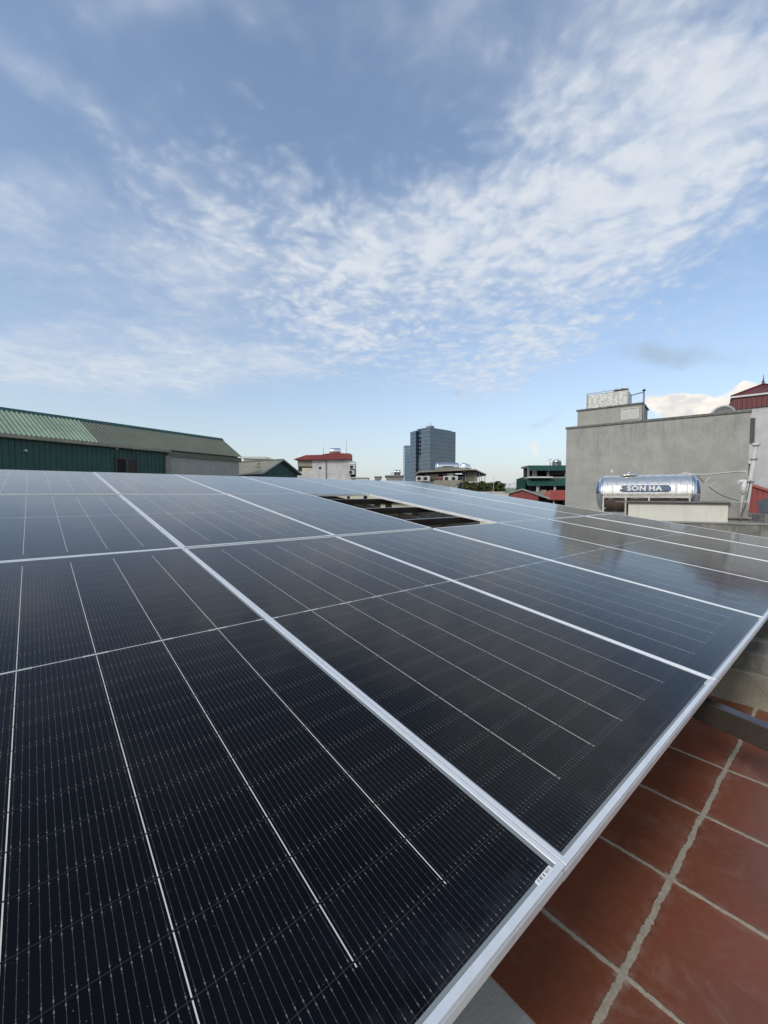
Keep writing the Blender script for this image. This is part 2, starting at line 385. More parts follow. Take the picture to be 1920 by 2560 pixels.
def fthing(name, label, cat, group=None): return thing(name, label, cat, (O.x, O.y, 0), ANG, group)
k = fthing('terrace_kerb', 'low beige screed kerb closing the clay tile terrace below the panel edge', 'kerb')
MB().box(3.455, 3.525, -5, 7, -.3, .19).build('kerb_base', M['concrete_edge'], k, bev=.008)
MB().box(3.5255, 3.60, -5, 7, -.3, .285).build('kerb_upstand', M['mossy'], k, bev=.01)
k2 = fthing('gutter_ledge', 'weathered concrete ledge beyond the dark mossy gutter', 'ledge')
MB().box(4.16, 4.26, -5, 3, -.3, .19).build('ledge_body', M['concrete'], k2, bev=.01)
MB().box(4.2605, 4.42, -5, 3, -.3, .33).build('ledge_step', M['mossy'], k2, bev=.01)
g2 = sheet('gutter', M['blackmoss'], 3.6, 4.16, -5, 3, -.06, ANG, FO)

# ------------------------------------------------------------------ solar panels
m, q = newmat('solar_cells')
X, Y = q.sep(q.ob)[:2]
def band(v, c0, h):              # 1 inside |v-c0|<h
    return q.m('LESS_THAN', q.m('ABSOLUTE', q.m('SUBTRACT', v, c0)), h)
CW_ = .186; CH_ = .0925
xr = q.m('SUBTRACT', X, .009); col_ = q.m('DIVIDE', xr, CW_)
xf = q.m('FRACT', col_)
up = q.m('GREATER_THAN', Y, 1.2325)
yr = q.m('SUBTRACT', Y, q.m('MULTIPLY_ADD', up, 1.240 - .0225, .0225))
rowv = q.m('DIVIDE', yr, CH_); yf = q.m('FRACT', rowv)
xe = q.m('MULTIPLY', q.m('ABSOLUTE', q.m('SUBTRACT', col_, q.m('ROUND', col_))), CW_)
ye = q.m('MULTIPLY', q.m('ABSOLUTE', q.m('SUBTRACT', rowv, q.m('ROUND', rowv))), CH_)
incol = q.m('MULTIPLY', q.m('GREATER_THAN', X, .1), q.m('LESS_THAN', X, 1.034))
# white gap strips between the cell columns; they stop one cell short of both ends
gapw = q.m('MULTIPLY', q.m('LESS_THAN', xe, .00095), incol)
gapw = q.m('MULTIPLY', gapw, q.m('MULTIPLY', q.m('GREATER_THAN', Y, .108), q.m('LESS_THAN', Y, 2.346)))
gapw = q.m('MULTIPLY', gapw, q.m('GREATER_THAN', ye, .0016))
# busbars: sixteen to a cell, with solder pads
bb = q.m('MULTIPLY', xf, 16.); be = q.m('MULTIPLY', q.m('ABSOLUTE', q.m('SUBTRACT', q.m('FRACT', bb), .5)), CW_ / 16)
pad = q.m('MULTIPLY', band(ye, .0065, .0018), q.m('LESS_THAN', be, .00085))
pad2 = q.m('MULTIPLY', q.m('LESS_THAN', q.m('ABSOLUTE', q.m('SUBTRACT', q.m('FRACT', q.m('MULTIPLY', yf, 4.)), .5)), .05), q.m('LESS_THAN', be, .0006))
bus = q.m('LESS_THAN', be, .00036)
crossl = q.m('LESS_THAN', ye, .0005)
# mid strip with wider tabs at the columns
mid = band(Y, 1.2325, .0022); tab = q.m('MULTIPLY', band(Y, 1.2325, .0042), q.m('LESS_THAN', q.m('ABSOLUTE', q.m('SUBTRACT', xe, .018)), .016))
mid = q.m('MAXIMUM', mid, tab)
inx = q.m('MULTIPLY', q.m('GREATER_THAN', X, .0185), q.m('LESS_THAN', X, 1.1155)); iny = q.m('MULTIPLY', q.m('GREATER_THAN', Y, .0185), q.m('LESS_THAN', Y, 2.4385))
rim = q.m('SUBTRACT', 1., q.m('MULTIPLY', inx, iny))
info = q.n('ShaderNodeObjectInfo')
cid = q.vec(q.m('FLOOR', col_), q.m('FLOOR', q.m('ADD', rowv, q.m('MULTIPLY', up, 40.))), info.outputs['Random'])
cr = q.wn(cid)[0]
c = q.mix(cr, (.0018, .0014, .0013), (.0027, .0021, .0019))
sh = q.n('ShaderNodeVectorMath', operation='MULTIPLY_ADD'); q.put(sh.inputs[0], info.outputs['Random']); sh.inputs[1].default_value = (31, 17, 5); q.put(sh.inputs[2], q.ob)
du = q.noise(sh.outputs[0], 5., 6., .6, .8)[0]
c = q.mix(q.m('MULTIPLY', q.step(du, .60, .82), .45), c, (.009, .013, .024))          # wiped dust
edge = q.m('MULTIPLY', q.step(Y, .30, .0), q.lin(q.noise(sh.outputs[0], 9., 5.)[0], .35, .7, .1, .9))
c = q.mix(q.m('MULTIPLY', edge, .25), c, (.013, .022, .042))
c = q.mix(q.m('MULTIPLY', q.step(q.noise(sh.outputs[0], 300., 1.)[0], .80, .82), .7), c, (.35, .35, .33))   # specks
vd = q.n('ShaderNodeTexVoronoi'); q.put(vd.inputs['Vector'], sh.outputs[0]); vd.inputs['Scale'].default_value = 26.
dr = q.m('MULTIPLY', q.step(q.m('ABSOLUTE', q.m('SUBTRACT', vd.outputs['Distance'], .13)), .05, .0), q.step(q.noise(sh.outputs[0], 3.1, 4.)[0], .50, .66))
c = q.mix(q.m('MULTIPLY', dr, .5), c, (.022, .025, .032))                                # dried water drops
c = q.mix(q.m('MULTIPLY', q.step(q.m('ADD', Y, q.lin(q.noise(sh.outputs[0], 22., 5.)[0], .3, .7, -.03, .03)), .055, .015), .3), c, (.035, .038, .042))   # dirt along the lower frame
c = q.mix(q.m('MULTIPLY', crossl, .85), c, (.040, .040, .038))
c = q.mix(bus, c, (.065, .058, .049)); c = q.mix(pad2, c, (.085, .08, .07)); c = q.mix(pad, c, (.15, .14, .13))
c = q.mix(gapw, c, (.66, .65, .57)); c = q.mix(mid, c, (.52, .53, .50))
c = q.mix(rim, c, (.24, .26, .26))
q.put(q.b.inputs['Base Color'], c)
q.put(q.b.inputs['Roughness'], q.lin(q.noise(q.ob, 4., 5.)[0], .3, .7, .08, .13))
q.b.inputs['IOR'].default_value = 1.28
q.b.inputs['Sheen Weight'].default_value = .16; q.b.inputs['Sheen Roughness'].default_value = .25; q.b.inputs['Sheen Tint'].default_value = (1, .98, .95, 1)
bump(q, q.noise(sh.outputs[0], 2.2, 2.)[0], .10, .012)
M['cells'] = m
m, q = newmat('barcode_label')
X, Y = q.sep(q.ob)[:2]
bar = q.wn(q.m('FLOOR', q.m('MULTIPLY', X, 900.)), '1D')
bar = q.n('ShaderNodeTexWhiteNoise', noise_dimensions='1D'); q.put(bar.inputs['W'], q.m('FLOOR', q.m('MULTIPLY', X, 700.)))
ins = q.m('MULTIPLY', q.m('MULTIPLY', q.m('GREATER_THAN', X, 1.071), q.m('LESS_THAN', X, 1.1085)), q.m('MULTIPLY', q.m('GREATER_THAN', Y, .0122), q.m('LESS_THAN', Y, .0172)))
q.put(q.b.inputs['Base Color'], q.mix(q.m('MULTIPLY', q.m('GREATER_THAN', bar.outputs[0], .5), ins), (.78, .78, .76), (.05, .05, .05)))
q.b.inputs['Roughness'].default_value = .5; M['barcode'] = m

PL, PHh = 1.1355, 2.457          # panel outline (local x from .0022)
def frame_mb():
    prof = [(.0004, 0), (.0118, 0), (.0122, -.0006), (.0122, -.004), (.003, -.006), (.003, -.033), (.026, -.033), (.026, -.035),
            (0, -.035), (0, -.0135), (.0045, -.0125), (.0045, -.0045), (0, -.0035), (0, -.0006)]
    b = MB(); n = len(prof); vs = []
    x0, x1, y0, y1 = .0022, PL + .0022, .0, PHh
    for cx, cy, sx, sy in ((x0, y0, 1, 1), (x1, y0, -1, 1), (x1, y1, -1, -1), (x0, y1, 1, -1)):
        for d, z in prof: vs.append((cx + sx * d, cy + sy * d, z))
    fs = []
    for i in range(4):
        a, c_ = i * n, ((i + 1) % 4) * n
        for j in range(n): fs.append((a + j, a + (j + 1) % n, c_ + (j + 1) % n, c_ + j))
    return b.add(vs, fs)
def copy_tree(o, parent=None):
    c_ = o.copy(); C.objects.link(c_)
    if parent: c_.parent = parent
    for ch in list(o.children): copy_tree(ch, c_)
    return c_
proto = thing('solar_panel', '', 'solar panel')
frame_mb().build('frame', M['alu'], proto)
MB().box(.0107, PL - .0065, .0085, PHh - .0085, -.0055, -.0016).build('glass', M['cells'], proto)
MB().box(1.066, 1.113, .0100, .0185, -.0016, .0004).build('barcode_sticker', M['barcode'], proto)
rown = ['front', 'middle', 'back']; ordn = ['first', 'second', 'third', 'fourth', 'fifth', 'sixth', 'seventh']
notes = {(0, 0): 'black solar panel nearest the camera, filling the lower left corner of the array',
         (1, 0): 'black solar panel right of the nearest one, beside the barcode sticker, above the clay tiles',
         (2, 0): 'third solar panel along the front edge, above the brown steel rafter end',
         (6, 0): 'last solar panel of the front row, along the mossy parapet at the right edge',
         (2, 1): 'middle row solar panel just left of the opening where one panel is missing',
         (4, 1): 'middle row solar panel just right of the opening where one panel is missing',
         (6, 1): 'last panel of the middle row, its corner in front of the stainless water tank',
         (3, 2): 'back row solar panel directly behind the opening where one panel is missing',
         (0, 2): 'first back row solar panel from the left, below the long green warehouse',
         (6, 2): 'last back row solar panel, ending under the roof with air conditioners and hedge'}
first = True
for j in range(3):
    for i in range(7):
        if (i, j) == (3, 1): continue
        p = proto if first else copy_tree(proto); first = False
        dv_ = .012 if (i >= 4 and j >= 1) else 0.
        rx = Matrix.Rotation(rad(random.uniform(-.16, .16)), 4, 'X') @ Matrix.Rotation(rad(random.uniform(-.14, .14)), 4, 'Y')
        p.matrix_world = BASIS @ Matrix.Translation((i * PW_, j * PH_ + dv_, random.uniform(-.001, .001))) @ rx
        tag(p, notes.get((i, j), 'solar panel in the %s row of the array, %s from the left' % (rown[j], ordn[i])), 'solar panel', 'solar panels of the rooftop array')

# support frame of brown steel under the panels
sf = thing('support_frame', 'dark brown steel frame of purlins and rafters carrying the solar panels', 'support frame')
sf.matrix_world = BASIS
for v_ in (.55, 1.9, 3.045, 3.835, 4.637, 5.6, 6.95):
    MB().box(-.05, 8.05, v_ - .02, v_ + .02, -.115, -.0352).build('purlin', M['steel_brown'], sf, bev=.003)
for u_ in (.415, 2.345, 4.285, 6.2, 7.9):
    MB().box(u_ - .025, u_ + .025, -.55, 7.35, -.195, -.1152).build('rafter', M['steel_brown'], sf, bev=.003)
    for v_ in (.5, 3.03, 7.1):
        zt = -.1955; base = (0. if u_ < 3.4 else -.25)
        zb = -(O.z + V.z * v_ - base) / N.z
        MB().box(u_ - .03, u_ + .03, v_ - .03, v_ + .03, zb, zt).build('post', M['steel_brown'], sf)

# ------------------------------------------------------------------ left: long green warehouse
F = Fac((-18.9, 20.2), math.atan2(.872, .489))
t = F.thing('warehouse', 'long green metal warehouse with pitched ribbed roof behind the left panels', 'warehouse', 0)
xe_, _ = F.at(416, 1126); x2, _ = F.at(598, 1140); xs, _ = F.at(243, 1102); ez = CAM_Z + 2.98; rz = CAM_Z + 4.56; ry = 2.15
MB().corr(-9, xe_, (0, GZ), (0, ez - .02), .25, .04).build('wall_cladding', M['green_wall'], t)
MB().prism([(.06, GZ), (2 * ry - .1, GZ), (2 * ry - .1, ez - .02), (ry, rz - .1), (.06, ez + .05)], -9, x2 - .1, 'x').build('wall', M['concrete'], t)
MB().box(xe_, x2 - .05, -.02, .055, GZ, ez - .38).build('concrete_wall', M['render_grey'], t)
MB().corr(-9, xs, (-.22, ez), (ry, rz), .21, .028).build('roof_sheet', M['green_light'], t)['label'] = 'pale green ribbed roof sheets'
MB().corr(xs, x2 + .1, (-.22, ez - .015), (ry, rz - .015), .21, .028).build('roof_sheet', M['green_dull'], t)['label'] = 'dull olive ribbed roof sheets'
MB().corr(-9, x2 + .1, (2 * ry + .2, ez - .02), (ry, rz - .02), .21, .045).build('roof_sheet', M['green_dull'], t)
MB().prism([(ry - .22, rz - .12), (ry, rz + .07), (ry + .22, rz - .12), (ry, rz + .05)], -9.05, x2 + .15, 'x').build('ridge_cap', M['green_wall'], t)
MB().box(-9, xe_ + .12, -.36, -.2, ez - .2, ez - .03).build('gutter', M['tan_roof'], t, bev=.02)
MB().box(xe_, x2 + .12, -.12, -.025, ez - .42, ez - .08).build('eave_board', M['green_dull'], t)
MB().box(xe_ - .14, xe_ + .14, -.2, -.021, GZ, ez - .4).build('pillar', M['concrete'], t)
xw0, zw1 = F.at(286, 1143); xw1, _ = F.at(343, 1145)
w = MB(); zb = zw1 - 1.35; mid = (xw0 + xw1) / 2
w.box(xw0, xw1, -.1, -.02, zw1 - .1, zw1)
for a in (xw0, mid - .08, xw1 - .1): w.box(a, a + (.16 if a == mid - .08 else .1), -.1, -.02, zb, zw1 - .1)
w = w.build('window', M['brown_frame'], t)
MB().box(xw0 + .1, mid - .08, -.06, -.045, zb, zw1 - .1).build('pane', M['dark'], w)
MB().box(mid + .08, xw1 - .1, -.06, -.045, zb, zw1 - .1).build('pane', M['glass_dark'], w)
for px, py in ((62, 1126), (252, 1113), (290, 1122), (339, 1122)):
    a, z = F.at(px, py); MB().prism([(a - .1, z - .03), (a + .1, z - .05), (a + .03, z + .06)], -.12, -.045).build('bright_hole', M['white'], t)  # little bright holes in the cladding, put in as white wedges

# green gabled shed next to it
F = Fac((-9.33, 38.), math.atan2(.872, .489))
t = F.thing('green_shed', 'small shed with olive pitched roof and dark green ribbed gable right of the warehouse', 'shed')
xa, za = F.at(708.5, 1150); xl, zl = F.at(657, 1184); xr_, zr = F.at(754, 1187); L = 7.5
w = MB(); n = 22
for i in range(n):
    a = xl + .25 + (xr_ - xl - .5) * i / n; b_ = xl + .25 + (xr_ - xl - .5) * (i + .8) / n
    top = lambda x: za - .12 - abs(x - xa) * ((za - zl) / (xa - xl) if x < xa else (za - zr) / (xr_ - xa))
    w.add([(a, .3, GZ), (b_, .3, GZ), (b_, .3, top(b_)), (a, .3, top(a)), (a, .36, GZ), (b_, .36, GZ), (b_, .36, top(b_)), (a, .36, top(a))],
          [(0, 1, 2, 3), (5, 4, 7, 6), (0, 3, 7, 4), (1, 5, 6, 2), (3, 2, 6, 7)])
w.build('gable_wall', M['green_wall'], t)
MB().prism([(xl + .3, GZ), (xr_ - .3, GZ), (xr_ - .3, zr - .05), (xa, za - .2), (xl + .3, zl - .05)], .37, L).build('wall', M['green_wall'], t)
for s_, (xx, z_) in enumerate(((xl, zl), (xr_, zr))):
    b = MB(); kx = (xx - xa); kz = z_ - za; nb = 30
    for i in range(nb):
        y0, y1 = L * i / nb, L * (i + .82) / nb
        b.add([(xa, y0, za), (xa + kx, y0, za + kz), (xa + kx, y1, za + kz), (xa, y1, za), (xa, y0, za - .06), (xa + kx, y0, za + kz - .06), (xa + kx, y1, za + kz - .06), (xa, y1, za - .06)],
              [(0, 1, 2, 3), (7, 6, 5, 4), (0, 4, 5, 1), (2, 6, 7, 3), (1, 5, 6, 2)])
    b.build('roof_slope', M['green_dull'] if s_ else M['tan_roof'], t)
    MB().tube([(xa, -.03, za + .02), (xa + kx, -.03, za + kz + .02)], .07, 6).build('barge_board', M['metal_grey'], t)
MB().tube([(xa, -.02, za + .05), (xa, L, za + .05)], .07, 6).build('ridge_cap', M['green_dull'], t)
p = at(648, 1158, 37.6)
tag(MB().tube([(p.x, p.y, p.z - 1.4), (p.x, p.y, p.z + .05)], .025, 6).tube([(p.x - .25, p.y, p.z - .1), (p.x + .1, p.y, p.z - .02)], .02, 5).tube([(p.x - .3, p.y, p.z - .3), (p.x - .05, p.y, p.z - .45)], .03, 5).build('aerial', M['black'], None),
    'small dark aerial on a thin mast over the olive roof of the green gabled shed', 'aerial')
# white hut behind the shed
F = Fac((at(612, 1150, 55).x, 55.), 0.)
t = F.thing('white_hut', 'low white roof room peeping over the olive roof beside the warehouse corner', 'roof room')
x0, z1 = F.at(609, 1146); x1, _ = F.at(661, 1146)
MB().box(x0, x1, 0, 5, GZ, z1).build('wall', M['white'], t)
MB().prism([(x0 - .2, z1), (x1 + .5, z1 - .12), (x1 + .2, z1 + .22), (x0 - .2, z1 + .2)], -.3, 5.2).build('roof', M['ac'], t)
x0, z1 = F.at(597, 1151)
F2 = at(603, 1153, 50)
t = thing('round_tank', 'small rounded grey water tank in the corner between warehouse and olive shed roof', 'water tank', (F2.x, 50, F2.z - .5))
MB().lathe([(.02, -.55), (.4, -.5), (.42, .5), (.02, .55)], 20, 'x').build('shell', M['stainless'], t, True)
MB().box(-.5, .5, -.3, .3, -1.2, -.45).build('stand', M['concrete'], t)

# ------------------------------------------------------------------ white house with red roof
F = Fac((at(780, 1148, 60).x, 60.), 0.)
t = F.thing('red_roof_house', 'stained white house with red metal roof, left of the glass tower', 'house')
def X_(px, py, y=0.): return F.at(px, py, y)
xm0, zt = X_(781, 1148.6); xm1, _ = X_(874, 1148); zr_ = zt
MB().box(xm0, xm1, 0, 8, GZ, zt).build('wall', M['old_white'], t)
xa0, _ = X_(744, 1150); _, zan = X_(744, 1166); _, zwb = X_(744, 1179)
MB().box(xa0, xm0, .02, 8, zan, zt - .02).build('upper_panel', M['tan_roof'], t)
MB().box(xa0, xm0, .35, 8, zwb, zan).build('veranda_back', M['glass_dark'], t)
MB().box(xa0 + .6, xm0, .2, .3, zwb, zwb + .55).build('veranda_wall', M['cream'], t)
MB().box(xa0 - .1, xm0, 0, 8, GZ, zwb).build('lower_wall', M['old_white'], t)
xr0, z0 = X_(735, 1149); xr1, z1 = X_(877, 1137); xk, zk = X_(766, 1138.5)
MB().prism([(xr0, z0), (xk, zk), (xr1, zk + .15), (xr1, z0 + .05), (xk, z0 - .08)], -.5, 3.).build('roof', M['red'], t)
MB().prism([(X_(806, 1138)[0], zk + .12), (X_(830, 1136)[0], zk + .35), (xr1, zk + .25), (xr1, zk + .12)], -.3, 3.).build('roof_crest', M['red'], t)
xb1, zb1 = X_(887, 1150); _, zb0 = X_(887, 1193)
MB().box(xm1, xb1, 0, 3, GZ, zt - .25).build('side_bay', M['white'], t)
MB().box(xm1 + .12, xb1 + .1, -.5, -.02, zb0, zb1 - .7).build('balcony_recess', M['dark'], t)
MB().box(xm1 + .05, xb1 + .2, -.55, 0, zb1 - .69, zb1 - .55).build('balcony_canopy', M['white'], t)
MB().box(xm1 + .05, xb1 + .2, -.6, 0, zb0 - .12, zb0).build('balcony_slab', M['white'], t)
a, z = X_(800, 1170); MB().box(a - .16, a + .16, -.02, -.004, z - .16, z + .16).build('vent_opening', M['dark'], t)
a, z = X_(805, 1170); MB().tube([(a + .6, -.06, GZ), (a + .6, -.06, zt - .1)], .07, 6).build('drain_pipe', M['concrete'], t)
def ac_unit(x, y, z, ang, label, w=.85, h=.6, d=.32):
    o = thing('air_conditioner', label, 'air conditioner', (x, y, z), ang, 'outdoor air conditioner units')
    MB().box(-w / 2, w / 2, 0, d, 0, h).build('casing', M['ac'], o, bev=.02)
    MB().lathe([(.02, -.022), (.24, -.02), (.25, -.003)], 20, 'y', (-.1, 0, h / 2)).build('fan_grille', M['black'], o)
    for a in (-w / 2 + .08, w / 2 - .14): MB().box(a, a + .06, .04, d - .04, -.06, 0).build('foot', M['black'], o)
    return o
pA = at(879, 1181, 59.3); ac_unit(pA.x, 59.0, pA.z - .3, 0, 'air conditioner unit low on the balcony bay of the red roofed house')
pA = at(881, 1168, 59.3); ac_unit(pA.x, 59.0, pA.z - .3, 0, 'air conditioner unit higher on the balcony bay of the red roofed house')
pT = at(838, 1136.5, 61.)
t = thing('roof_tank', 'stainless water tank standing on the red metal roof', 'water tank', (pT.x, 61., pT.z - .1))
MB().lathe([(.02, -.85), (.4, -.8), (.5, -.7), (.5, .7), (.4, .8), (.02, .85)], 24, 'x', (0, 0, .55)).build('shell', M['stainless'], t, True)
for a in (-.6, .5): MB().box(a, a + .1, -.4, .4, -.4, .3).build('cradle', M['metal_grey'], t)
for px, p0, p1, lb in ((808.5, 1136, 1117, 'short lightning rod on the left of the red metal roof'), (866, 1136, 1099, 'tall lightning rod on the right end of the red metal roof')):
    a, b_ = at(px, p0, 60.5), at(px, p1, 60.5)
    tag(MB().tube([(a.x, 60.5, a.z - .1), (b_.x, 60.5, b_.z)], .045, 6, .02).build('lightning_rod', M['metal_grey']), lb, 'lightning rod')

# ------------------------------------------------------------------ glass tower and its pale neighbour
def glass_mat(name, c1, c2, fl, mu, rough):
    m, q = newmat(name)
    X, Y, Z = q.sep(q.ob)[:3]
    n_ = q.n('ShaderNodeNewGeometry').outputs['Normal']
    s_ = q.m('ADD', X, Y)
    ze = q.m('FRACT', q.m('DIVIDE', Z, fl)); xe = q.m('FRACT', q.m('DIVIDE', s_, mu))
    pid = q.vec(q.m('FLOOR', q.m('DIVIDE', s_, mu)), q.m('FLOOR', q.m('DIVIDE', Z, fl)), 0.)
    c = q.mix(q.wn(pid)[0], c1, c2)
    c = q.mix(q.m('LESS_THAN', ze, .16), c, sc(c2, 1.7)); c = q.mix(q.m('LESS_THAN', xe, .12), c, sc(c2, 1.4))
    q.put(q.b.inputs['Base Color'], c); q.b.inputs['Roughness'].default_value = rough; q.b.inputs['IOR'].default_value = 1.9
    bump(q, q.wn(pid)[0], .02, .4)
    return m
M['tower'] = glass_mat('tower_curtain_wall', (.022, .044, .074), (.04, .074, .112), 3.4, 2.6, .05)
M['tower2'] = glass_mat('pale_tower_wall', (.10, .17, .22), (.15, .23, .29), 3.4, 2.2, .2)
D0 = 350.
pa = at(1075, 1070, D0)
t = thing('glass_tower', 'tall dark blue glass office tower with stepped front', 'tower', (pa.x, D0, GZ), math.atan2(23., 25.8))
hz_ = pa.z - GZ
F = Fac((pa.x, D0), math.atan2(23., 25.8))
LX = 34.5
def tl(px, Y):                   # plan point on one line of sight, in the tower's own axes
    d = ray(px, 1150); w_ = Vector((d.x / d.y * Y, Y, 0)) - F.o
    return w_.dot(F.X), w_.dot(F.Y)
c1_, c2_, c3_, c4_ = tl(1052, 357.5), tl(1047, 361.), tl(1039.5, 359.), tl(1025.5, 368.)
MB().prism([(0, 0), (LX, 0), (LX, 24), (4, 24), (4, c1_[1]), c1_], 0, hz_, 'z').build('main_block', M['tower'], t)
MB().prism([(3.99, c1_[1] + .01), (3.99, 24), c2_, (c2_[0] + 1., c1_[1] + 1.5)], 0, hz_ - 3.5, 'z').build('recessed_bay', M['tower'], t)
MB().prism([c2_, (3.9, 24.), tl(1027, 384.), c4_, c3_], 0, hz_ - .8, 'z').build('side_block', M['tower'], t)
for i in range(5):
    a_ = tl(1051, 358.5); MB().box(a_[0] - .6, a_[0] + 1.5, a_[1] - .2, a_[1] + 1.6, hz_ - 8 - i * 3.4, hz_ - 6.2 - i * 3.4).build('louvre', M['dark'], t)
MB().box(2, LX - 2, 3, 17, hz_, hz_ + 1.2).build('roof_parapet', M['tower'], t)
MB().box(5, 10, 4, 9, hz_ + 1.2, hz_ + 3.2).build('plant_room', M['metal_grey'], t)
MB().tube([(6, 5, hz_ + 3.2), (6, 5, hz_ + 6)], .2, 6).build('mast', M['metal_grey'], t)
pa = at(1019, 1116, 460.)
t = thing('pale_tower', 'slim pale blue tower half hidden behind the dark glass tower', 'tower', (pa.x, 460., GZ), .1)
MB().box(-3.2, 6, 0, 12, 0, pa.z - GZ).build('block', M['tower2'], t)
MB().box(-3.4, 6.2, -.2, 12.2, pa.z - GZ, pa.z - GZ + 1.).build('crown', M['tower2'], t)

# ------------------------------------------------------------------ grey roof with tanks by the tower foot
F = Fac((at(990, 1192, 90).x, 90.), 0.)
t = F.thing('grey_rooftop', 'distant grey flat rooftop in front of the pale tower foot', 'rooftop')
x0, z1 = F.at(966, 1191); x1, _ = F.at(1008, 1191)
MB().box(x0, x1, 0, 8, GZ, z1).build('wall', M['concrete'], t); MB().box(x0 - .3, x1 + .3, -.3, 8.2, z1, z1 + .25).build('roof_slab', M['concrete'], t)
for px, lb in ((989, 'left of the two little round tanks on the distant grey rooftop'), (997, 'right of the two little round tanks on the distant grey rooftop')):
    p = at(px, 1188, 91.)
    o = thing('round_tank', lb, 'water tank', (p.x, 91, z1 + .25), group='tanks on the grey rooftop')
    MB().lathe([(.02, -.45), (.45, -.4), (.5, 0), (.45, .4), (.02, .45)], 16, 'x', (0, 0, .75)).build('shell', M['stainless'], o, True)
    MB().box(-.3, .3, -.3, .3, 0, .35).build('stand', M['black'], o)
p = at(980, 1186, 91.)
tag(MB().tube([(p.x, 91, z1 + .2), (p.x, 91, p.z + .3)], .05, 5).box(p.x - .25, p.x + .2, 90.9, 91.1, z1 + .24, z1 + .9).build('vent_stack', M['ac']), 'pale vent stack left of the little tanks on the distant grey rooftop', 'vent')

# ------------------------------------------------------------------ open rooftop pavilion with air conditioners
YP = 55.
F = Fac((at(1130, 1180, YP).x, YP), 0.)
t = F.thing('roof_pavilion', 'open rooftop pavilion with flat canopy, posts and dark interior right of the tower', 'pavilion')
def q_(zx, zy, y=0.): return F.at(920 + zx * .3014, 1020 + zy * .3014, y)
x0, zc = q_(415, 528); x1, _ = q_(820, 515); xr1, zr1 = q_(966, 554); xk, zk = q_(880, 512)
MB().prism([(x0, zc), (x0, zc - .17), (x1, zk - .12), (xk, zk - .15), (xr1, zr1 - .09), (xr1, zr1), (xk, zk), (x1, zk + .04)], -1.2, 6.).build('canopy', M['tan_roof'], t)
_, zf = q_(500, 612)
MB().prism([(x0 + .02, zc - .175), (x0 + .02, zc - .23), (x1, zk - .18), (xk, zk - .21), (xr1 - .05, zr1 - .15), (xr1 - .05, zr1 - .095), (xk, zk - .155), (x1, zk - .125)], -1.17, 5.9).build('underside_shade', M['dark'], t)  # dark sheet added to give the canopy underside its shade
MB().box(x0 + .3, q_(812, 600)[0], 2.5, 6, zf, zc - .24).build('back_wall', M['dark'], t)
MB().box(x0 - .2, q_(905, 610)[0], -.9, 6, GZ, zf).build('wall', M['white'], t)
for zx in (490, 578, 685, 808):
    a, _ = q_(zx, 560); MB().box(a - .1, a + .1, -.2, .0, zf, zc - .26).tube([(a - .35, -.1, zc - .4), (a, -.1, zf + .6)], .05, 5).build('post', M['concrete'], t)
for zx in (912, 930, 957):
    a, _ = q_(zx, 560); MB().tube([(a, -.8, zf), (a, -.8, zr1 + .2)], .05, 6).build('post', M['metal_grey'], t)
a, _ = q_(818, 560); b_, _ = q_(905, 560)
MB().box(a, b_, -.3, 3, zf, zk - .25).build('stair_wall', M['concrete'], t)
MB().box(a - .02, a + .9, -.34, -.302, zf, zk - .25).build('door', M['green_dull'], t)
for zx0, zx1, nm in ((518, 545, 'laundry'), (600, 640, 'laundry')):
    pass
rl = MB(); xa, _ = q_(400, 600); xb, _ = q_(780, 600); _, zr0 = q_(700, 640); _, zr1_ = q_(700, 577)
for i in range(38):
    xx = xa + (xb - xa) * i / 37; rl.tube([(xx, -1.15, zr0), (xx, -1.15, zr1_)], .018, 4)
for z in (zr0 + .1, zr1_): rl.tube([(xa, -1.15, z), (xb, -1.15, z)], .03, 5)
rl.build('railing', M['metal_grey'], t)
for zx, lb in ((420, 'leftmost air conditioner under the pavilion canopy, with black fan'), (472, 'second air conditioner from the left under the pavilion canopy'),
               (640, 'air conditioner left of the rightmost one under the pavilion canopy'), (697, 'rightmost air conditioner under the pavilion canopy, by the railing end')):
    a, z = q_(zx, 612); ac_unit(F.o.x + a, YP - 1.75, z + .02, 0, lb, .95, .68, .35)
a, z = q_(545, 612)
o = thing('crate_stack', 'pile of brown boxes between the air conditioners under the pavilion canopy', 'boxes', (F.o.x + a, YP - .85, zf))
MB().box(-.6, .5, 0, .5, 0, 1.0).build('box', M['wood'], o); MB().box(.55, 1.6, .05, .5, 0, .7).build('box', M['red'], o); MB().box(1.7, 2.5, .05, .5, 0, 1.1).build('box', M['tan_roof'], o)
a0, zt0 = q_(573, 490); a1, zt1 = q_(770, 472)
def h_tank(name, label, loc, rotz, L, r, mat='stainless', stand=.4):
    o = thing(name, label, 'water tank', loc, rotz)
    pr = [(.02, -L / 2 - r * .32), (r * .55, -L / 2 - r * .26), (r * .88, -L / 2 - r * .12), (r, -L / 2)]
    n = 9
    for i in range(n):
        c_ = -L / 2 + L * (i + .5) / n
        pr += [(r, c_ - .06), (r * 1.012, c_ - .03), (r, c_), (r * 1.012, c_ + .03), (r, c_ + .06)]
    pr += [(r, L / 2), (r * .88, L / 2 + r * .12), (r * .55, L / 2 + r * .26), (.02, L / 2 + r * .32)]
    MB().lathe(pr, 40, 'x', (0, 0, stand + r)).build('shell', M[mat], o, True)
    for s_ in (-.36, .36): MB().box(L * s_ - .05, L * s_ + .05, -r * .7, r * .7, 0, stand + r * .3).build('cradle', M['metal_grey'], o)
    return o
zz_ = zk + .02
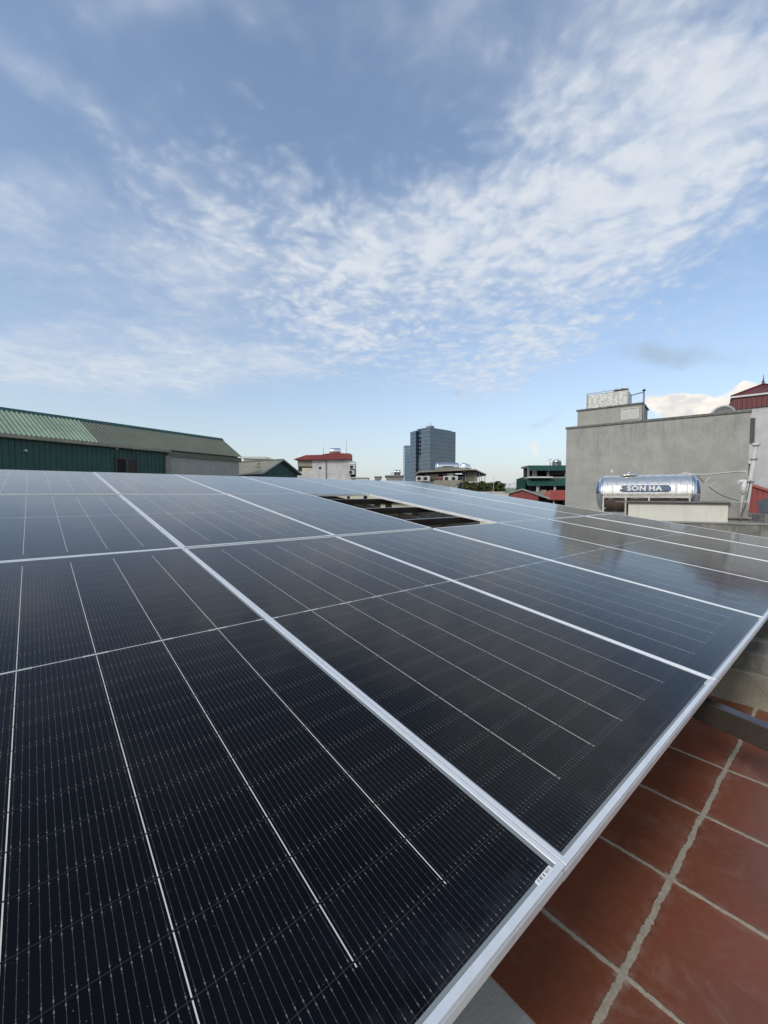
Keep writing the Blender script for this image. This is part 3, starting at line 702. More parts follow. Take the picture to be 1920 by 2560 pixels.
o = h_tank('water_tank', 'horizontal stainless tank lying on the pavilion canopy, broadside to the camera', (F.o.x + (a0 + a1) / 2, YP + 1.5, zz_ - .32), .05, a1 - a0 - .3, .62, stand=.1)
MB().box(-.75, .75, -.64, -.625, .66, .84).build('logo_strip', M['slate'], o)
a, z = q_(822, 500)
h_tank('water_tank', 'second stainless tank on the pavilion canopy, turned end-on', (F.o.x + a, YP + 1.2, zz_ - .35), 1.1, 1.8, .6, stand=.05)
# tan gables below the railing
for n_, (zx, w_, lb) in enumerate(((700, 44, 'small tan gable roof with dark front peeping over the panels below the railing'),)):
    a, z = q_(zx, 618); xl_, zl_ = q_(590, 655)
    pg = thing('gable_roof', lb, 'roof', (F.o.x + a, YP - 6, 0))
    MB().prism([(-1.9, z - 1.0), (0, z - .05), (.0, z + .1), (-2.9, z + .1), (-2.9, z - 1.0)], 0, 3).build('roof_slope', M['tan_roof'], pg)
    MB().prism([(-1.2, z - 2.), (1.3, z - 2.), (0.05, z - .1)], -.05, -.001).build('gable_front', M['dark'], pg)
    MB().tube([(-1.5, -.1, z - 1.1), (.05, -.1, z + .1), (1.5, -.1, z - 1.1)], .09, 5).build('barge_board', M['tan_roof'], pg)
    MB().box(-2.9, 1.2, 0.01, 3, GZ, z - 1.0).build('wall', M['white'], pg)

# hedge on a low white wall
YH = 47.
p0, p1 = at(1157, 1203, YH), at(1262, 1203, YH); zb = at(1200, 1240, YH).z
t = thing('hedge', 'leafy green climbing hedge on a roof terrace right of the pavilion', 'hedge', (p0.x, YH, zb))
Wd, Ht = p1.x - p0.x, p0.z - zb
b = MB()
for i in range(5200):
    x = random.random() * Wd; z = random.random() ** .8 * Ht
    top = Ht * (.93 + .09 * math.sin(x * 5.1) * math.sin(x * 1.7 + 1)) * (1 if x < Wd * .93 else .93)
    if z > top or (math.sin(x * 6.2 + 2 * math.sin(z * 5)) * math.sin(z * 7.1 + x) > .8): continue
    y = random.gauss(0, .28); s_ = random.uniform(.10, .17)
    R_ = Matrix.Rotation(random.random() * 6.28, 3, 'Z') @ Matrix.Rotation(random.uniform(-1.2, 1.2), 3, 'X')
    pts = [R_ @ Vector(v) + Vector((x, y, z)) for v in ((-s_, 0, 0), (0, s_ * .5, s_ * .15), (s_ * 1.2, 0, -.03), (0, -s_ * .5, s_ * .15))]
    b.add(pts, [(0, 1, 2, 3)])
b.build('foliage', M['leaf'], t)
b = MB()
for i in range(14):
    x = Wd * (i + .5) / 14; b.tube([(x, 0, -1), (x + random.uniform(-.2, .2), 0, Ht * .5), (x + random.uniform(-.3, .3), .1, Ht * .9)], .03, 5, .012)
b.build('stems', M['wood'], t)
MB().box(-.2, Wd + .4, .5, .7, GZ - zb, Ht * .35).build('planter_wall', M['white'], t)
p = at(1232, 1190, YH - .8); q0 = at(1232, 1240, YH - .8)
tag(MB().tube([(q0.x, YH - .8, q0.z - 1), (p.x + .1, YH - .8, p.z)], .035, 6, .02).build('bamboo_pole', M['pvc']), 'thin pale pole standing in front of the leafy hedge', 'pole')
# low white wall under the hedge
F = Fac((p0.x, YH - 2), 0.)
t = F.thing('white_parapet', 'low white parapet at the foot of the leafy hedge', 'parapet')
x0, z1 = F.at(1195, 1232); x1, _ = F.at(1262, 1232)
MB().box(x0, x1, 0, .3, GZ, z1).build('wall', M['white'], t); MB().box(x0 - .05, x1 + .05, -.05, .35, z1, z1 + .12).build('coping', M['white'], t)

# ------------------------------------------------------------------ green-roofed terrace building, red roofs
YG = 50.
F = Fac((at(1318, 1200, YG).x, YG), 0.)
t = F.thing('green_terrace_house', 'two storey terrace building with green awnings beside the grey wall', 'building')
def q_(zx, zy, y=0.): return F.at(920 + zx * .3014, 1020 + zy * .3014, y)
x0, z1 = q_(1320, 478); x1, z0 = q_(1700, 522)
MB().corr(x0, x1, (-.8, z0), (-.3, z1), .3, .04).build('upper_awning', M['green_awning'], t)
MB().box(x0, x1, -.25, 2.2, z1 - .25, z1).build('roof', M['green_dull'], t)
_, zs1 = q_(1320, 572); _, zs0 = q_(1320, 590)
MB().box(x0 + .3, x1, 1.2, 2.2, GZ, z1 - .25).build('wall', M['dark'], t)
MB().box(x0 - .2, x1, -.8, 1.2, zs0, zs1).build('floor_slab', M['concrete'], t)
for zx in (1325, 1488, 1632):
    a, _ = q_(zx, 550); MB().box(a - .1, a + .1, -.3, -.1, zs1, z1 - .25).build('post', M['concrete'], t)
a, _ = q_(1500, 540); MB().box(a, x1, .9, 1.15, zs1 + .3, z0 + .3).build('shutter', M['slate'], t)
a, z = q_(1400, 545); MB().box(a - .25, a + .25, .6, .8, z - .6, z + .5).build('hanging_cloth', M['ac'], t)
xa_, za1 = q_(1285, 603); xb_, za0 = q_(1700, 648)
MB().corr(xa_, x1, (-1.6, za0), (-.82, za1 + .25), .3, .04).build('lower_awning', M['green_awning'], t)
MB().box(xa_ + .2, xa_ + 3., -1.55, -.9, za1 + .28, za1 + .45).build('white_board', M['white'], t)
_, zg = q_(1300, 705)
for zx in (1372, 1512, 1612):
    a, _ = q_(zx, 660); MB().box(a - .1, a + .1, -1.4, -1.2, zg - 2, za0 + .1).build('post', M['pvc'], t)
a, z = q_(1405, 665); MB().box(a - .22, a + .22, -.3, -.2, z - .6, z + .6).build('hanging_cloth', M['ac'], t)
xg, zg1 = q_(1250, 578); xh, _ = q_(1318, 640)
MB().prism([(xg, zg1 - 3.), (xg, zg1 - .15), (xg + .6, zg1 + .05), (xh, zg1 + .1), (xh, zg1 - 3.)], .5, .9).build('side_wing', M['green_awning'], t)
p = at(1392, 1158, YG + 1)
o = thing('roof_tank', 'small upright stainless drum on the green awning building', 'water tank', (p.x, YG + 1, z1))
MB().lathe([(.05, 0), (.50, .02), (.54, .1), (.52, .28), (.54, .31), (.52, .5), (.54, .53), (.5, .68), (.2, .8), (.05, .82)], 28).build('shell', M['stainless'], o, True)
MB().lathe([(.17, .79), (.17, .87), (.05, .89)], 16).build('lid', M['stainless'], o, True)
p = at(1376, 1155, YG + 1)
tag(MB().tube([(p.x, YG + 1, z1), (p.x, YG + 1, p.z)], .06, 6).tube([(p.x - .3, YG + 1, z1 + .7), (p.x + .2, YG + 1, z1 + .9)], .04, 5).build('roof_mast', M['metal_grey']), 'short mast left of the drum on the green awning building', 'mast')

YR = 34.
F = Fac((at(1271, 1225, YR).x, YR), rad(-21))
t = F.thing('red_gable_shed', 'shed with brick red gable wall and grey roof edge behind the panels', 'shed')
def q_(zx, zy, y=0.): return F.at(920 + zx * .3014, 1020 + zy * .3014, y)
xa, za = q_(1280, 682); xl, zl = q_(1150, 722); xr_, zr = q_(1412, 724)
MB().prism([(xl, GZ), (xr_, GZ), (xr_, zr), (xa, za), (xl, zl)], 0, 5).build('wall', M['red'], t)
MB().prism([(xl - .2, zl + .0), (xa, za + .02), (xa, za + .14), (xl - .2, zl + .1)], -.15, 5.2).build('roof_slope', M['metal_grey'], t)
MB().prism([(xr_ + .9, zr - .35), (xa + .01, za + .02), (xa + .01, za + .14), (xr_ + .9, zr - .2)], -.15, 5.2).build('roof_slope', M['metal_grey'], t)
F = Fac((at(1384, 1240, 36).x, 36.), 0.)
t = F.thing('red_awning_house', 'small house with red sheet awning against the grey wall', 'house')
xl, z0 = q_(1455, 757); xk, zk = q_(1515, 681); x1, _ = q_(1760, 757)
xl, z0 = F.at(1358.5, 1248); xk, zk = F.at(1376.6, 1225.3); x1, _ = F.at(1460, 1248)
MB().add([(xl, -1.2, z0), (x1, -1.2, z0), (x1, 0, zk), (xk, 0, zk), (xl, 0.6, z0), (xl, -1.2, z0 - .06), (x1, -1.2, z0 - .06), (x1, .6, zk - .06), (xk, .6, zk - .06), (xl, .6, z0 - .06)],
         [(0, 1, 2, 3), (0, 3, 4), (0, 5, 6, 1), (2, 7, 8, 3), (3, 8, 9, 4), (0, 4, 9, 5)]).build('awning', M['red_tile'], t)
MB().box(xl + .3, x1, .7, 4, GZ, zk - .1).build('wall', M['concrete'], t)
xq, zq = F.at(1360, 1226); MB().box(xq, xk - .1, .65, .698, z0, zq + .05).build('upper_panel', M['tan_roof'], t)
a, z = F.at(1373, 1252); MB().box(a - .06, a + .06, -1., -.9, GZ, z0 - .07).build('post', M['white'], t)
a, z = F.at(1385, 1256); MB().box(a - .2, a + 1.1, .6, .69, z - .5, z + .1).build('opening', M['dark'], t)

# distant houses on the skyline
YD = 110.
F = Fac((at(1288, 1220, YD).x, YD), 0.)
t = F.thing('white_house', 'tiny distant white house with round topped windows on the skyline', 'house')
x0, z1 = F.at(1276, 1216); x1, _ = F.at(1300, 1216)
MB().box(x0, x1, 0, 8, GZ, z1).build('wall', M['white'], t)
xm, _ = F.at(1284, 1210); xn, zq = F.at(1296, 1208)
MB().box(xm, xn, 1, 6, z1, zq).build('roof_room', M['white'], t)
for px in (1283, 1290, 1296):
    a, z = F.at(px, 1224); MB().prism([(a - .25, z - .4), (a + .25, z - .4), (a + .25, z + .2), (a, z + .42), (a - .25, z + .2)], -.06, -.01).build('window', M['dark'], t)
for px, py in ((1280, 1208), (1292, 1203)):
    a, z = F.at(px, py); MB().tube([(a, 2, z1), (a, 2, z)], .08, 5).build('mast', M['metal_grey'], t)
YD = 70.
F = Fac((at(1276, 1225, YD).x, YD), 0.)
t = F.thing('green_roof_house', 'far small house with pale green hipped roof left of the red gable', 'house')
xl, z0 = F.at(1258, 1229); xk, zk = F.at(1268, 1220); xr_, _ = F.at(1296, 1229)
MB().prism([(xl, z0), (xr_, z0), (xk + .6, zk), (xk, zk)], 0, 4).build('roof', M['green_light'], t)
MB().box(xl + .3, xr_ - .3, .2, 4, GZ, z0).build('wall', M['ac'], t)
hs = [(1218, 1212, 60, 9, 140, 'white', 'hazy pale block far off between pavilion and white house'), (1310, 1216, 14, 8, 160, 'tan_roof', 'distant tan block on the skyline by the green side wing'),
      (905, 1196, 30, 10, 150, 'ac', 'distant pale block on the skyline right of the red roofed house'), (945, 1193, 16, 10, 130, 'concrete', 'distant grey block on the skyline left of the grey flat rooftop'),
      (690, 1172, 60, 12, 120, 'white', 'distant white block behind the green gabled shed')]
for px, py, w_, d_, Y_, mt, lb in hs:
    p = at(px, py, Y_); w2_ = w_ * Y_ / FPX / 2
    t = thing('distant_house', lb, 'house', (p.x, Y_, GZ))
    MB().box(-w2_, w2_, 0, d_, 0, p.z - GZ).build('wall', M[mt], t)
    MB().box(-w2_ - .2, w2_ + .2, -.2, d_ + .2, p.z - GZ, p.z - GZ + .3).build('roof_slab', M['concrete'], t)
    k = max(2, int(w2_ * 2 / 2.2))
    for i in range(k):
        xx = -w2_ + 2 * w2_ * (i + .5) / k; MB().box(xx - .5, xx + .5, -.05, -.01, p.z - GZ - 2.2, p.z - GZ - .8).build('window', M['glass_dark'], t)

# ------------------------------------------------------------------ right: grey rendered building
gp0, gp1 = Vector((13.6, 30.8)), Vector((21.6, 24.4)); ga = math.atan2(gp1.y - gp0.y, gp1.x - gp0.x); GL = (gp1 - gp0).length
F = Fac(gp0, ga)
t = F.thing('grey_building', 'tall windowless building of bare grey cement render behind the water tank', 'building')
_, gz = F.at(1412, 1068); _, gz2 = F.at(1868, 1025); gz = (gz + gz2) / 2
MB().box(0, GL, 0, 5, GZ, gz - .16).build('wall', M['streaked'], t)
MB().box(-.06, GL + .06, -.07, 5.07, gz - .16, gz).build('coping', M['render_dark'], t, bev=.02)
x0, z1 = F.at(1444, 1025, .3); x1, _ = F.at(1606, 1008, .3)
MB().box(x0, x1, .3, 3.2, gz, z1 - .1).build('stair_house', M['render_grey'], t)
MB().box(x0 - .08, x1 + .08, .22, 3.28, z1 - .1, z1).build('stair_house_coping', M['render_dark'], t)
xp0, zp1 = F.at(1553, 1022, .3); xp1, zp0 = F.at(1597, 1046, .3)
v_ = MB(); v_.box(xp0, xp1, .26, .298, zp0, zp0 + .06); v_.box(xp0, xp1, .26, .298, zp1 - .06, zp1); v_.box(xp0, xp0 + .06, .26, .298, zp0 + .06, zp1 - .06); v_.box(xp1 - .06, xp1, .26, .298, zp0 + .06, zp1 - .06)
for i in range(9): z = zp0 + .07 + (zp1 - zp0 - .16) * i / 9; v_.box(xp0 + .06, xp1 - .06, .265, .29, z, z + (zp1 - zp0) / 9 * .7)
v_.build('louvre_vent', M['ac'], t)
# foil-wrapped tank
m, q = newmat('crumpled_foil')
q.b.inputs['Base Color'].default_value = (.50, .50, .47, 1); q.b.inputs['Metallic'].default_value = .55; q.b.inputs['Roughness'].default_value = .5
bump(q, q.m('ADD', q.noise(q.mapping(q.ob, sc=(2.6, 2., .7)), 1.5, 3., .5, .8)[0], q.m('MULTIPLY', q.noise(q.ob, 6., 4., .6, 1.)[0], .35)), .6, .16); M['foil'] = m
xf0, zf1 = F.at(1468, 988, .8); xf1, zf1b = F.at(1570, 977, .8)
o = F.thing('wrapped_tank', 'box shaped roof tank wrapped in crumpled silver foil on the stair house', 'water tank', z1)
ft = (zf1 + zf1b) / 2 - z1 + .05
b = MB(); nx, nz = 14, 7
MB().box(xf0, xf1, .8, 2.6, .003, ft).build('wrapping', M['foil'], o, bev=.05)
fr = MB()
for xx in (xf0 - .03, xf1 - .02): fr.box(xx, xx + .06, .73, .79, 0, ft + .06)
fr.box(xf0 - .03, xf1 + .04, .73, .79, ft + .061, ft + .1); fr.build('frame', M['metal_grey'], o)
b = MB()
for i in range(6):
    xx = xf0 + (xf1 - xf0) * (.70 + .05 * i); b.lathe([(.01, 0), (.13, .02), (.15, .1), (.08, .18), (.01, .2)], 8, 'z', (xx, 1.0 + .1 * (i % 3), ft))
b.build('weights', M['black'], o)
xq, zq1 = F.at(1610, 978, .4); xq0, zarm = F.at(1575, 986, .4)
o = thing('roof_mast', 'thin metal pole with a cross arm at the corner of the grey stair house', 'pole', (F.o.x + F.X.x * xq + F.Y.x * .4, F.o.y + F.X.y * xq + F.Y.y * .4, gz), ga)
MB().tube([(0, 0, 0), (0, 0, zq1 - gz)], .055, 8).build('pole', M['metal_grey'], o)
MB().tube([(-(xq - xq0), .3, zarm - gz - .02), (0, 0, zarm - gz + .04)], .035, 6).build('cross_arm', M['metal_grey'], o)
MB().lathe([(.02, 0), (.1, .02), (.1, .1), (.02, .14)], 12, 'z', (0, 0, zq1 - gz)).build('cap', M['black'], o, True)
xd, zd = F.at(1808, 1034, 2.); gz -= .22
o = thing('satellite_dish', 'round grey satellite dish just above the grey wall coping', 'satellite dish', (F.o.x + F.X.x * xd + F.Y.x * 2, F.o.y + F.X.y * xd + F.Y.y * 2, gz), ga)
MB().lathe([(.02, .14), (.3, .10), (.52, .03), (.66, -.06), (.64, -.09), (.5, 0.), (.3, .07), (.02, .11)], 32, 'y', (0, -.1, .30)).build('reflector', M['metal_grey'], o, True)
MB().tube([(0, .05, 0), (0, .05, .35)], .04, 8).build('bracket', M['metal_grey'], o)
MB().tube([(0, -.1, .05), (0, -.5, .25)], .02, 6).box(-.05, .05, -.56, -.48, .22, .32).build('receiver_arm', M['metal_grey'], o)

# white building with red mansard and spire
F = Fac((27.98, 33.), ga)
t = F.thing('white_mansard_house', 'white painted house with ribbed red top band and pointed roof finial', 'house')
_, zm1 = F.at(1829, 996); _, zm0 = F.at(1829, 1023)
MB().box(-.15, 10, .1, 9, GZ, zm0).build('wall', M['dull_white'], t)
MB().corr(-.15, 10.2, (0, zm0 - .05), (0.02, zm1), .3, .04).build('red_band', M['maroon'], t)
MB().box(-.1, 10, .06, 8.9, zm0 + .002, zm1 - .01).build('band_core', M['maroon'], t)
MB().box(-.3, 10.3, -.15, 9., zm1, zm1 + .13).build('cornice', M['white'], t)
xs_, zs_ = F.at(1908, 961, 2.2)
MB().add([(-.3, -.1, zm1 + .131), (2 * xs_ + .3, -.1, zm1 + .131), (2 * xs_ + .3, 4.6, zm1 + .131), (-.3, 4.6, zm1 + .131), (xs_, 2.2, zs_)], [(0, 1, 4), (1, 2, 4), (2, 3, 4), (3, 0, 4), (0, 3, 2, 1)]).build('roof', M['maroon'], t)
for e in ((-.3, -.1), (2 * xs_ + .3, -.1)): MB().tube([(e[0], e[1], zm1 + .17), (xs_, 2.2, zs_ + .04)], .06, 6).build('hip_cap', M['maroon'], t)
MB().lathe([(.12, 0), (.15, .1), (.07, .18), (.10, .27), (.05, .36), (.03, .55), (.01, .85)], 12, 'z', (xs_, 2.2, zs_ - .05)).build('finial', M['maroon'], t, True)
MB().prism([(-.16, zm1), (-.16, zm0 - .2), (-.75, zm0 - .2)], .1, 5).build('side_roof', M['maroon'], t)
xw0, zw1 = F.at(1868, 1046); xw1, zw0 = F.at(1886, 1107)
def window(x0, x1, z0, z1):
    b = MB(); b.box(x0, x0 + .07, .02, .099, z0, z1).box(x1 - .07, x1, .02, .099, z0, z1).box(x0 + .07, x1 - .07, .02, .099, z1 - .07, z1).box(x0 + .07, x1 - .07, .02, .099, z0, z0 + .07)
    o = b.build('window', M['slate'], t)
    b = MB(); n = int((z1 - z0) / .14)
    for i in range(n): z = z0 + .07 + (z1 - z0 - .14) * i / n; b.box(x0 + .07, x1 - .07, .05, .09, z, z + .105)
    b.build('louvres', M['slate'], o)
window(xw0 - .25, xw1, zw0, zw1)
xw0, zw1 = F.at(1866, 1161); xw1, zw0 = F.at(1879, 1215); window(xw0 - .3, xw1, zw0, zw1)
MB().box(xw0 - .5, xw1 + .15, -.1, .098, zw1 + 3.2 - 3.15, zw1 + .17).build('lintel', M['white'], t)

# ------------------------------------------------------------------ right: neighbour's roof with the big tank
RZ = .36
t = thing('neighbour_roof', 'low pale flat roof next door that carries the stainless tank', 'building', (4.6, 10.6, 0), rad(-8))
MB().box(0, 12, 0, 9, GZ, RZ - .12).build('wall', M['old_white'], t)
MB().box(-.08, 12.1, -.08, 9.1, RZ - .12, RZ).build('roof_slab', M['concrete'], t)
F = Fac((at(1571, 1257, 11.6).x, 11.6), rad(-33))
t = F.thing('white_wall_box', 'low cream white rendered wall with overhanging ledge in front of the stainless tank', 'wall')
x1, zl = F.at(1821, 1254.5); xk, zl0 = F.at(1541, 1253); zl = (zl + zl0) / 2; zt = zl - .06
MB().box(0, x1, 0, .7, RZ - .7, zt).build('wall', surf('cream_white_render', (.66, .645, .56), .9, 0., .07, 2., .18, .3, 60), t)
MB().prism([(xk, -.10), (x1 + .03, -.10), (x1 + .03, .75), (.0, .75)], zl - .028, zl, 'z').build('ledge', M['render_dark'], t)
MB().box(-.02, x1, -.05, .72, zt + .001, zl - .029).build('ledge_underlay', M['concrete'], t)
MB().box(x1 + .002, x1 + .40, .05, .6, RZ - .7, zl - .02).build('side_block', M['concrete'], t)
MB().box(x1 + .001, x1 + .45, -.04, .049, RZ + .22, RZ + .26).build('side_shelf', M['concrete'], t)
# tank
ta = rad(-33.)
tc_ = (at(1510, 1236, 13.5) + at(1727, 1236, 12.25)) / 2
TR, TL = .585, 2.22
t = thing('water_tank', 'large horizontal stainless water tank with blue nameplate on a welded stand', 'water tank', (tc_.x, tc_.y, RZ), ta)
tz = at(1510, 1234.5, 13.5).z - RZ
pr = [(TR, -TL / 2 - .03), (TR * 1.012, -TL / 2 - .025), (TR * 1.012, -TL / 2 + .02), (TR, -TL / 2 + .03)]
for i in range(8):
    c_ = -TL / 2 + .16 + (TL - .32) * i / 7
    for d in (-.045, 0, .045): pr += [(TR, c_ + d - .016), (TR * 1.03, c_ + d), (TR, c_ + d + .016)]
pr += [(TR, TL / 2 - .03), (TR * 1.012, TL / 2 - .02), (TR * 1.012, TL / 2 + .025), (TR, TL / 2 + .03)]
m, q = newmat('polished_tank_steel')
n_ = q.noise(q.mapping(q.ob, sc=(1.2, 3, 3)), 4., 6., .6)[0]
X, Y, Z = q.sep(q.ob)[:3]
low_shade = q.m('MULTIPLY', q.step(q.m('ADD', Z, q.lin(q.noise(q.ob, 5., 5.)[0], .3, .7, -.05, .05)), -.10, -.17), .94)
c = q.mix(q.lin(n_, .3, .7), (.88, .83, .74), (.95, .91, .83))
q.put(q.b.inputs['Base Color'], q.mix(low_shade, c, (.10, .062, .046)))                                    # shade and dark reflections of the lower half, painted in brown
q.put(q.b.inputs['Metallic'], q.m('SUBTRACT', .86, q.m('MULTIPLY', low_shade, .7))); q.put(q.b.inputs['Roughness'], q.m('ADD', q.lin(n_, .3, .7, .16, .28), q.m('MULTIPLY', low_shade, .45)))
bump(q, q.noise(q.mapping(q.ob, sc=(3, 1, 1)), 5., 4.)[0], .25, .03); M['tanksteel'] = m
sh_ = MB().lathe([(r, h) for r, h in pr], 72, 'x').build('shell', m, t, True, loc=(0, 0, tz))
m, q = newmat('tank_cap_steel')
X, Y, Z = q.sep(q.ob)[:3]
blue = q.m('MULTIPLY', q.m('MULTIPLY', q.m('GREATER_THAN', Z, .0), q.m('LESS_THAN', Z, .40)), q.m('LESS_THAN', q.m('SQRT', q.m('MULTIPLY_ADD', Y, Y, q.m('MULTIPLY', Z, Z))), .50))
q.put(q.b.inputs['Base Color'], q.mix(blue, (.70, .72, .74), (.022, .042, .15))); q.put(q.b.inputs['Metallic'], q.lin(blue, 0, 1, 1., 0.)); q.put(q.b.inputs['Roughness'], q.lin(blue, 0, 1, .2, .4))
for s_ in (-1, 1):
    e = TL / 2 + .03
    cp = [(TR * .985, 0.), (TR * .96, .05), (TR * .85, .12), (TR * .65, .18), (TR * .4, .215), (.03, .23)]
    o = MB().lathe([(r, s_ * (e + h)) for r, h in cp], 56, 'x').build('end_cap', m, t, True, loc=(0, 0, tz))
    lg = MB()
    for a0, rr in ((0.2, .13), (3.4, .13)):
        pts = [(s_ * (e + .205), math.cos(a0 + k * .25) * rr * (1 - k * .03) - .0, .16 + math.sin(a0 + k * .25) * rr * .8) for k in range(10)]
        lg.tube(pts, .022, 5)
    lg.build('emblem', M['white'], o)
# nameplate bent round the shell, with its lettering
def bend(co, r, a0):             # co: x along the tank, y up the plate, z outwards
    a = a0 + co[1] / r; rr = r + co[2]; return (co[0], -rr * math.cos(a), rr * math.sin(a))
A0 = math.asin(.26); PRr = TR * 1.03
def plate(x0, x1, y0, y1, th, slant=0.):
    b = MB(); n = 10; vs = []
    for i in range(n + 1):
        y = y0 + (y1 - y0) * i / n; k = slant * (i / n - .5)
        for x in (x0 + k, x1 + k):
            for z in (0, th): vs.append(bend((x, y, z), PRr, A0))
    fs = []
    for i in range(n):
        a = 4 * i; fs += [(a + 1, a + 5, a + 7, a + 3), (a, a + 2, a + 6, a + 4), (a, a + 4, a + 5, a + 1), (a + 2, a + 3, a + 7, a + 6)]
    fs += [(0, 1, 3, 2), (4 * n, 4 * n + 2, 4 * n + 3, 4 * n + 1)]
    return b.add(vs, fs)
m_np = surf('nameplate_blue', (.02, .06, .13), .45, 0., .15, 4., 0, 0)
npx = -.02
pb = plate(npx - .56, npx + .60, -.105, .105, .006)
for k_, (a, b__) in enumerate(((-.66, -.02), (-.62, .06), (-.645, -.06))): pb.add(*[(p_.v, p_.f) for p_ in (plate(npx + a, npx - .55, b__ - .018, b__ + .018, .005),)][0])
pb.add(*[(p_.v, p_.f) for p_ in (plate(npx + .59, npx + .66, -.07, .06, .005),)][0])
npo = pb.build('nameplate', m_np, t, loc=(0, 0, tz))
cu = bpy.data.curves.new('lettering_curve', 'FONT'); cu.body = 'SON HA'; cu.size = .2; cu.align_x = 'CENTER'; cu.align_y = 'CENTER'; cu.extrude = .003; cu.offset = .009; cu.space_word = .55; cu.space_character = 1.12
tmp = bpy.data.objects.new('tmp_lettering', cu); C.objects.link(tmp)
dg = bpy.context.evaluated_depsgraph_get(); me = bpy.data.meshes.new_from_object(tmp.evaluated_get(dg)); bpy.data.objects.remove(tmp)
bm = bmesh.new(); bm.from_mesh(me)
for i in range(-7, 8):
    bmesh.ops.bisect_plane(bm, geom=bm.verts[:] + bm.edges[:] + bm.faces[:], plane_co=(0, i * .014, 0), plane_no=(0, 1, 0))
xs2 = [v.co.x for v in bm.verts]; wdt = max(xs2) - min(xs2); cxm = (max(xs2) + min(xs2)) / 2
for v in bm.verts: v.co = bend(((v.co.x - cxm) * .90 / wdt + npx, v.co.y * 1.0, v.co.z + .0098), PRr, A0)
bm.to_mesh(me); bm.free(); me.materials.clear(); me.materials.append(M['white'])
lo = bpy.data.objects.new('lettering', me); C.objects.link(lo); lo.parent = npo
# lid, breather, stand
MB().lathe([(.26, 0), (.27, .03), (.22, .05), (.06, .07), (.02, .085)], 28, 'z', (-.45, 0, tz + TR - .01)).lathe([(.02, 0), (.03, .04), (.01, .05)], 10, 'z', (-.45, 0, tz + TR + .07)).build('lid', M['stainless'], t, True)
MB().lathe([(.025, 0), (.025, .10), (.05, .11), (.055, .19), (.03, .22)], 14, 'z', (-.93, 0, tz + TR - .02)).build('breather', M['pvc'], t, True)
b = MB(); rz_ = tz - .12
for s_ in (-1, 1):
    yy = s_ * (TR + .05)
    b.box(-1.13, 1.10, yy - .022, yy + .022, rz_, rz_ + .05)
    for xx in (-1.13, -.52, .08, 1.06): b.box(xx, xx + .045, yy - .02, yy + .02, 0, rz_ - .0005)
for xx in (-1.1, 1.03): b.box(xx, xx + .045, -TR - .02, TR + .02, rz_ - .36, rz_ - .31)
b.build('stand', surf('off_white_steel', (.52, .50, .45), .6, 0., .2, 4., .4, .1), t)
def W3(F_, x, y, z): return F_.o + F_.X * x + F_.Y * y + Vector((0, 0, z))

# leaning pole and pipes
YQ = 10.4
a, b_ = at(1858, 1316, YQ), at(1890, 1113, YQ)
t = thing('leaning_pole', 'thick pale pole leaning to the right beside the cream white wall', 'pole', (a.x, YQ, a.z - .5))
d = Vector((b_.x - a.x, 0, b_.z - a.z))
MB().tube([-d * .25 + Vector((0, 0, .5)), Vector((0, 0, .5)), d + Vector((0, 0, .5))], .068, 14, .045).build('pole', M['pvc'], t, True)
tp = d + Vector((0, 0, .5))
MB().lathe([(.07, -.02), (.085, 0), (.085, .05), (.06, .06)], 14, 'z', tp).build('cap', M['pvc'], t, True)
for f_ in (.12, .55, .83): c_ = d * f_ + Vector((0, 0, .5)); MB().lathe([(.066, -.02), (.076, -.015), (.076, .015), (.066, .02)], 14, 'z', c_).build('collar', M['metal_grey'], t, True)
tw = Vector((math.cos(ta), math.sin(ta), 0)); top = Vector((tc_.x, tc_.y, RZ + tz + TR + .03))
e0 = top + tw * 1.0; e1 = at(1866, 1178, 10.5); e2 = at(1862, 1202, 10.5)
pts = [e0 - tw * .1 + Vector((0, 0, -.06)), e0 - tw * .08 + Vector((0, 0, .02)), e0]
for i in range(1, 9): f_ = i / 9; p_ = e0.lerp(e1, f_); p_.z -= .10 * math.sin(math.pi * f_) * (1 - f_); pts.append(p_)
pts += [e1, e1 + Vector((.02, 0, -.03)), e2]
t = tag(MB().tube(pts, .022, 8).build('supply_pipe', M['pvc'], None, True), 'pale plastic pipe running from the stainless tank top to the leaning pole', 'pipe')
e0 = at(1846, 1205, 10.3)
t = thing('pipe_fitting', 'white plastic tee fitting with capped elbow strapped to the leaning pole', 'pipe fitting', e0)
MB().tube([(0, 0, 0), (.18, 0, .02)], .05, 12).build('elbow', M['white'], t, True)
MB().tube([(.13, -.01, 0.05), (.13, -.01, -.3)], .055, 12).build('tee_body', M['white'], t, True)
MB().tube([(.13, -.01, -.3), (.1, -.01, -.42), (.07, -.01, -.95)], .02, 8).build('down_pipe', M['pvc'], t, True)
e0, e1 = at(1742, 1188, 12.), at(1848, 1252, 10.5)
pts = [e0.lerp(e1, i / 12) + Vector((0, 0, -.14 * math.sin(math.pi * i / 12))) for i in range(13)]
tag(MB().tube(pts, .009, 5).build('cable', M['black']), 'thin dark cable sagging from the stainless tank end down to the leaning pole', 'cable')
pts = [at(*p_) for p_ in ((1776, 1192, 11.3), (1764, 1203, 11.3), (1761, 1207, 11.3), (1772, 1216, 11.25), (1782, 1210, 11.2), (1791, 1205, 11.2))]
tag(MB().tube(pts, .010, 5).build('wire_hook', M['pvc']), 'bent pale wire hanging on the cable between tank and leaning pole', 'wire')
pts = [at(*p_) for p_ in ((1848, 1300, 10.2), (1853, 1285, 10.2), (1864, 1262, 10.25), (1868, 1240, 10.3), (1876, 1200, 10.3))]
tag(MB().tube(pts, .008, 5).build('cable', M['black']), 'thin dark cable climbing along the leaning pole', 'cable')

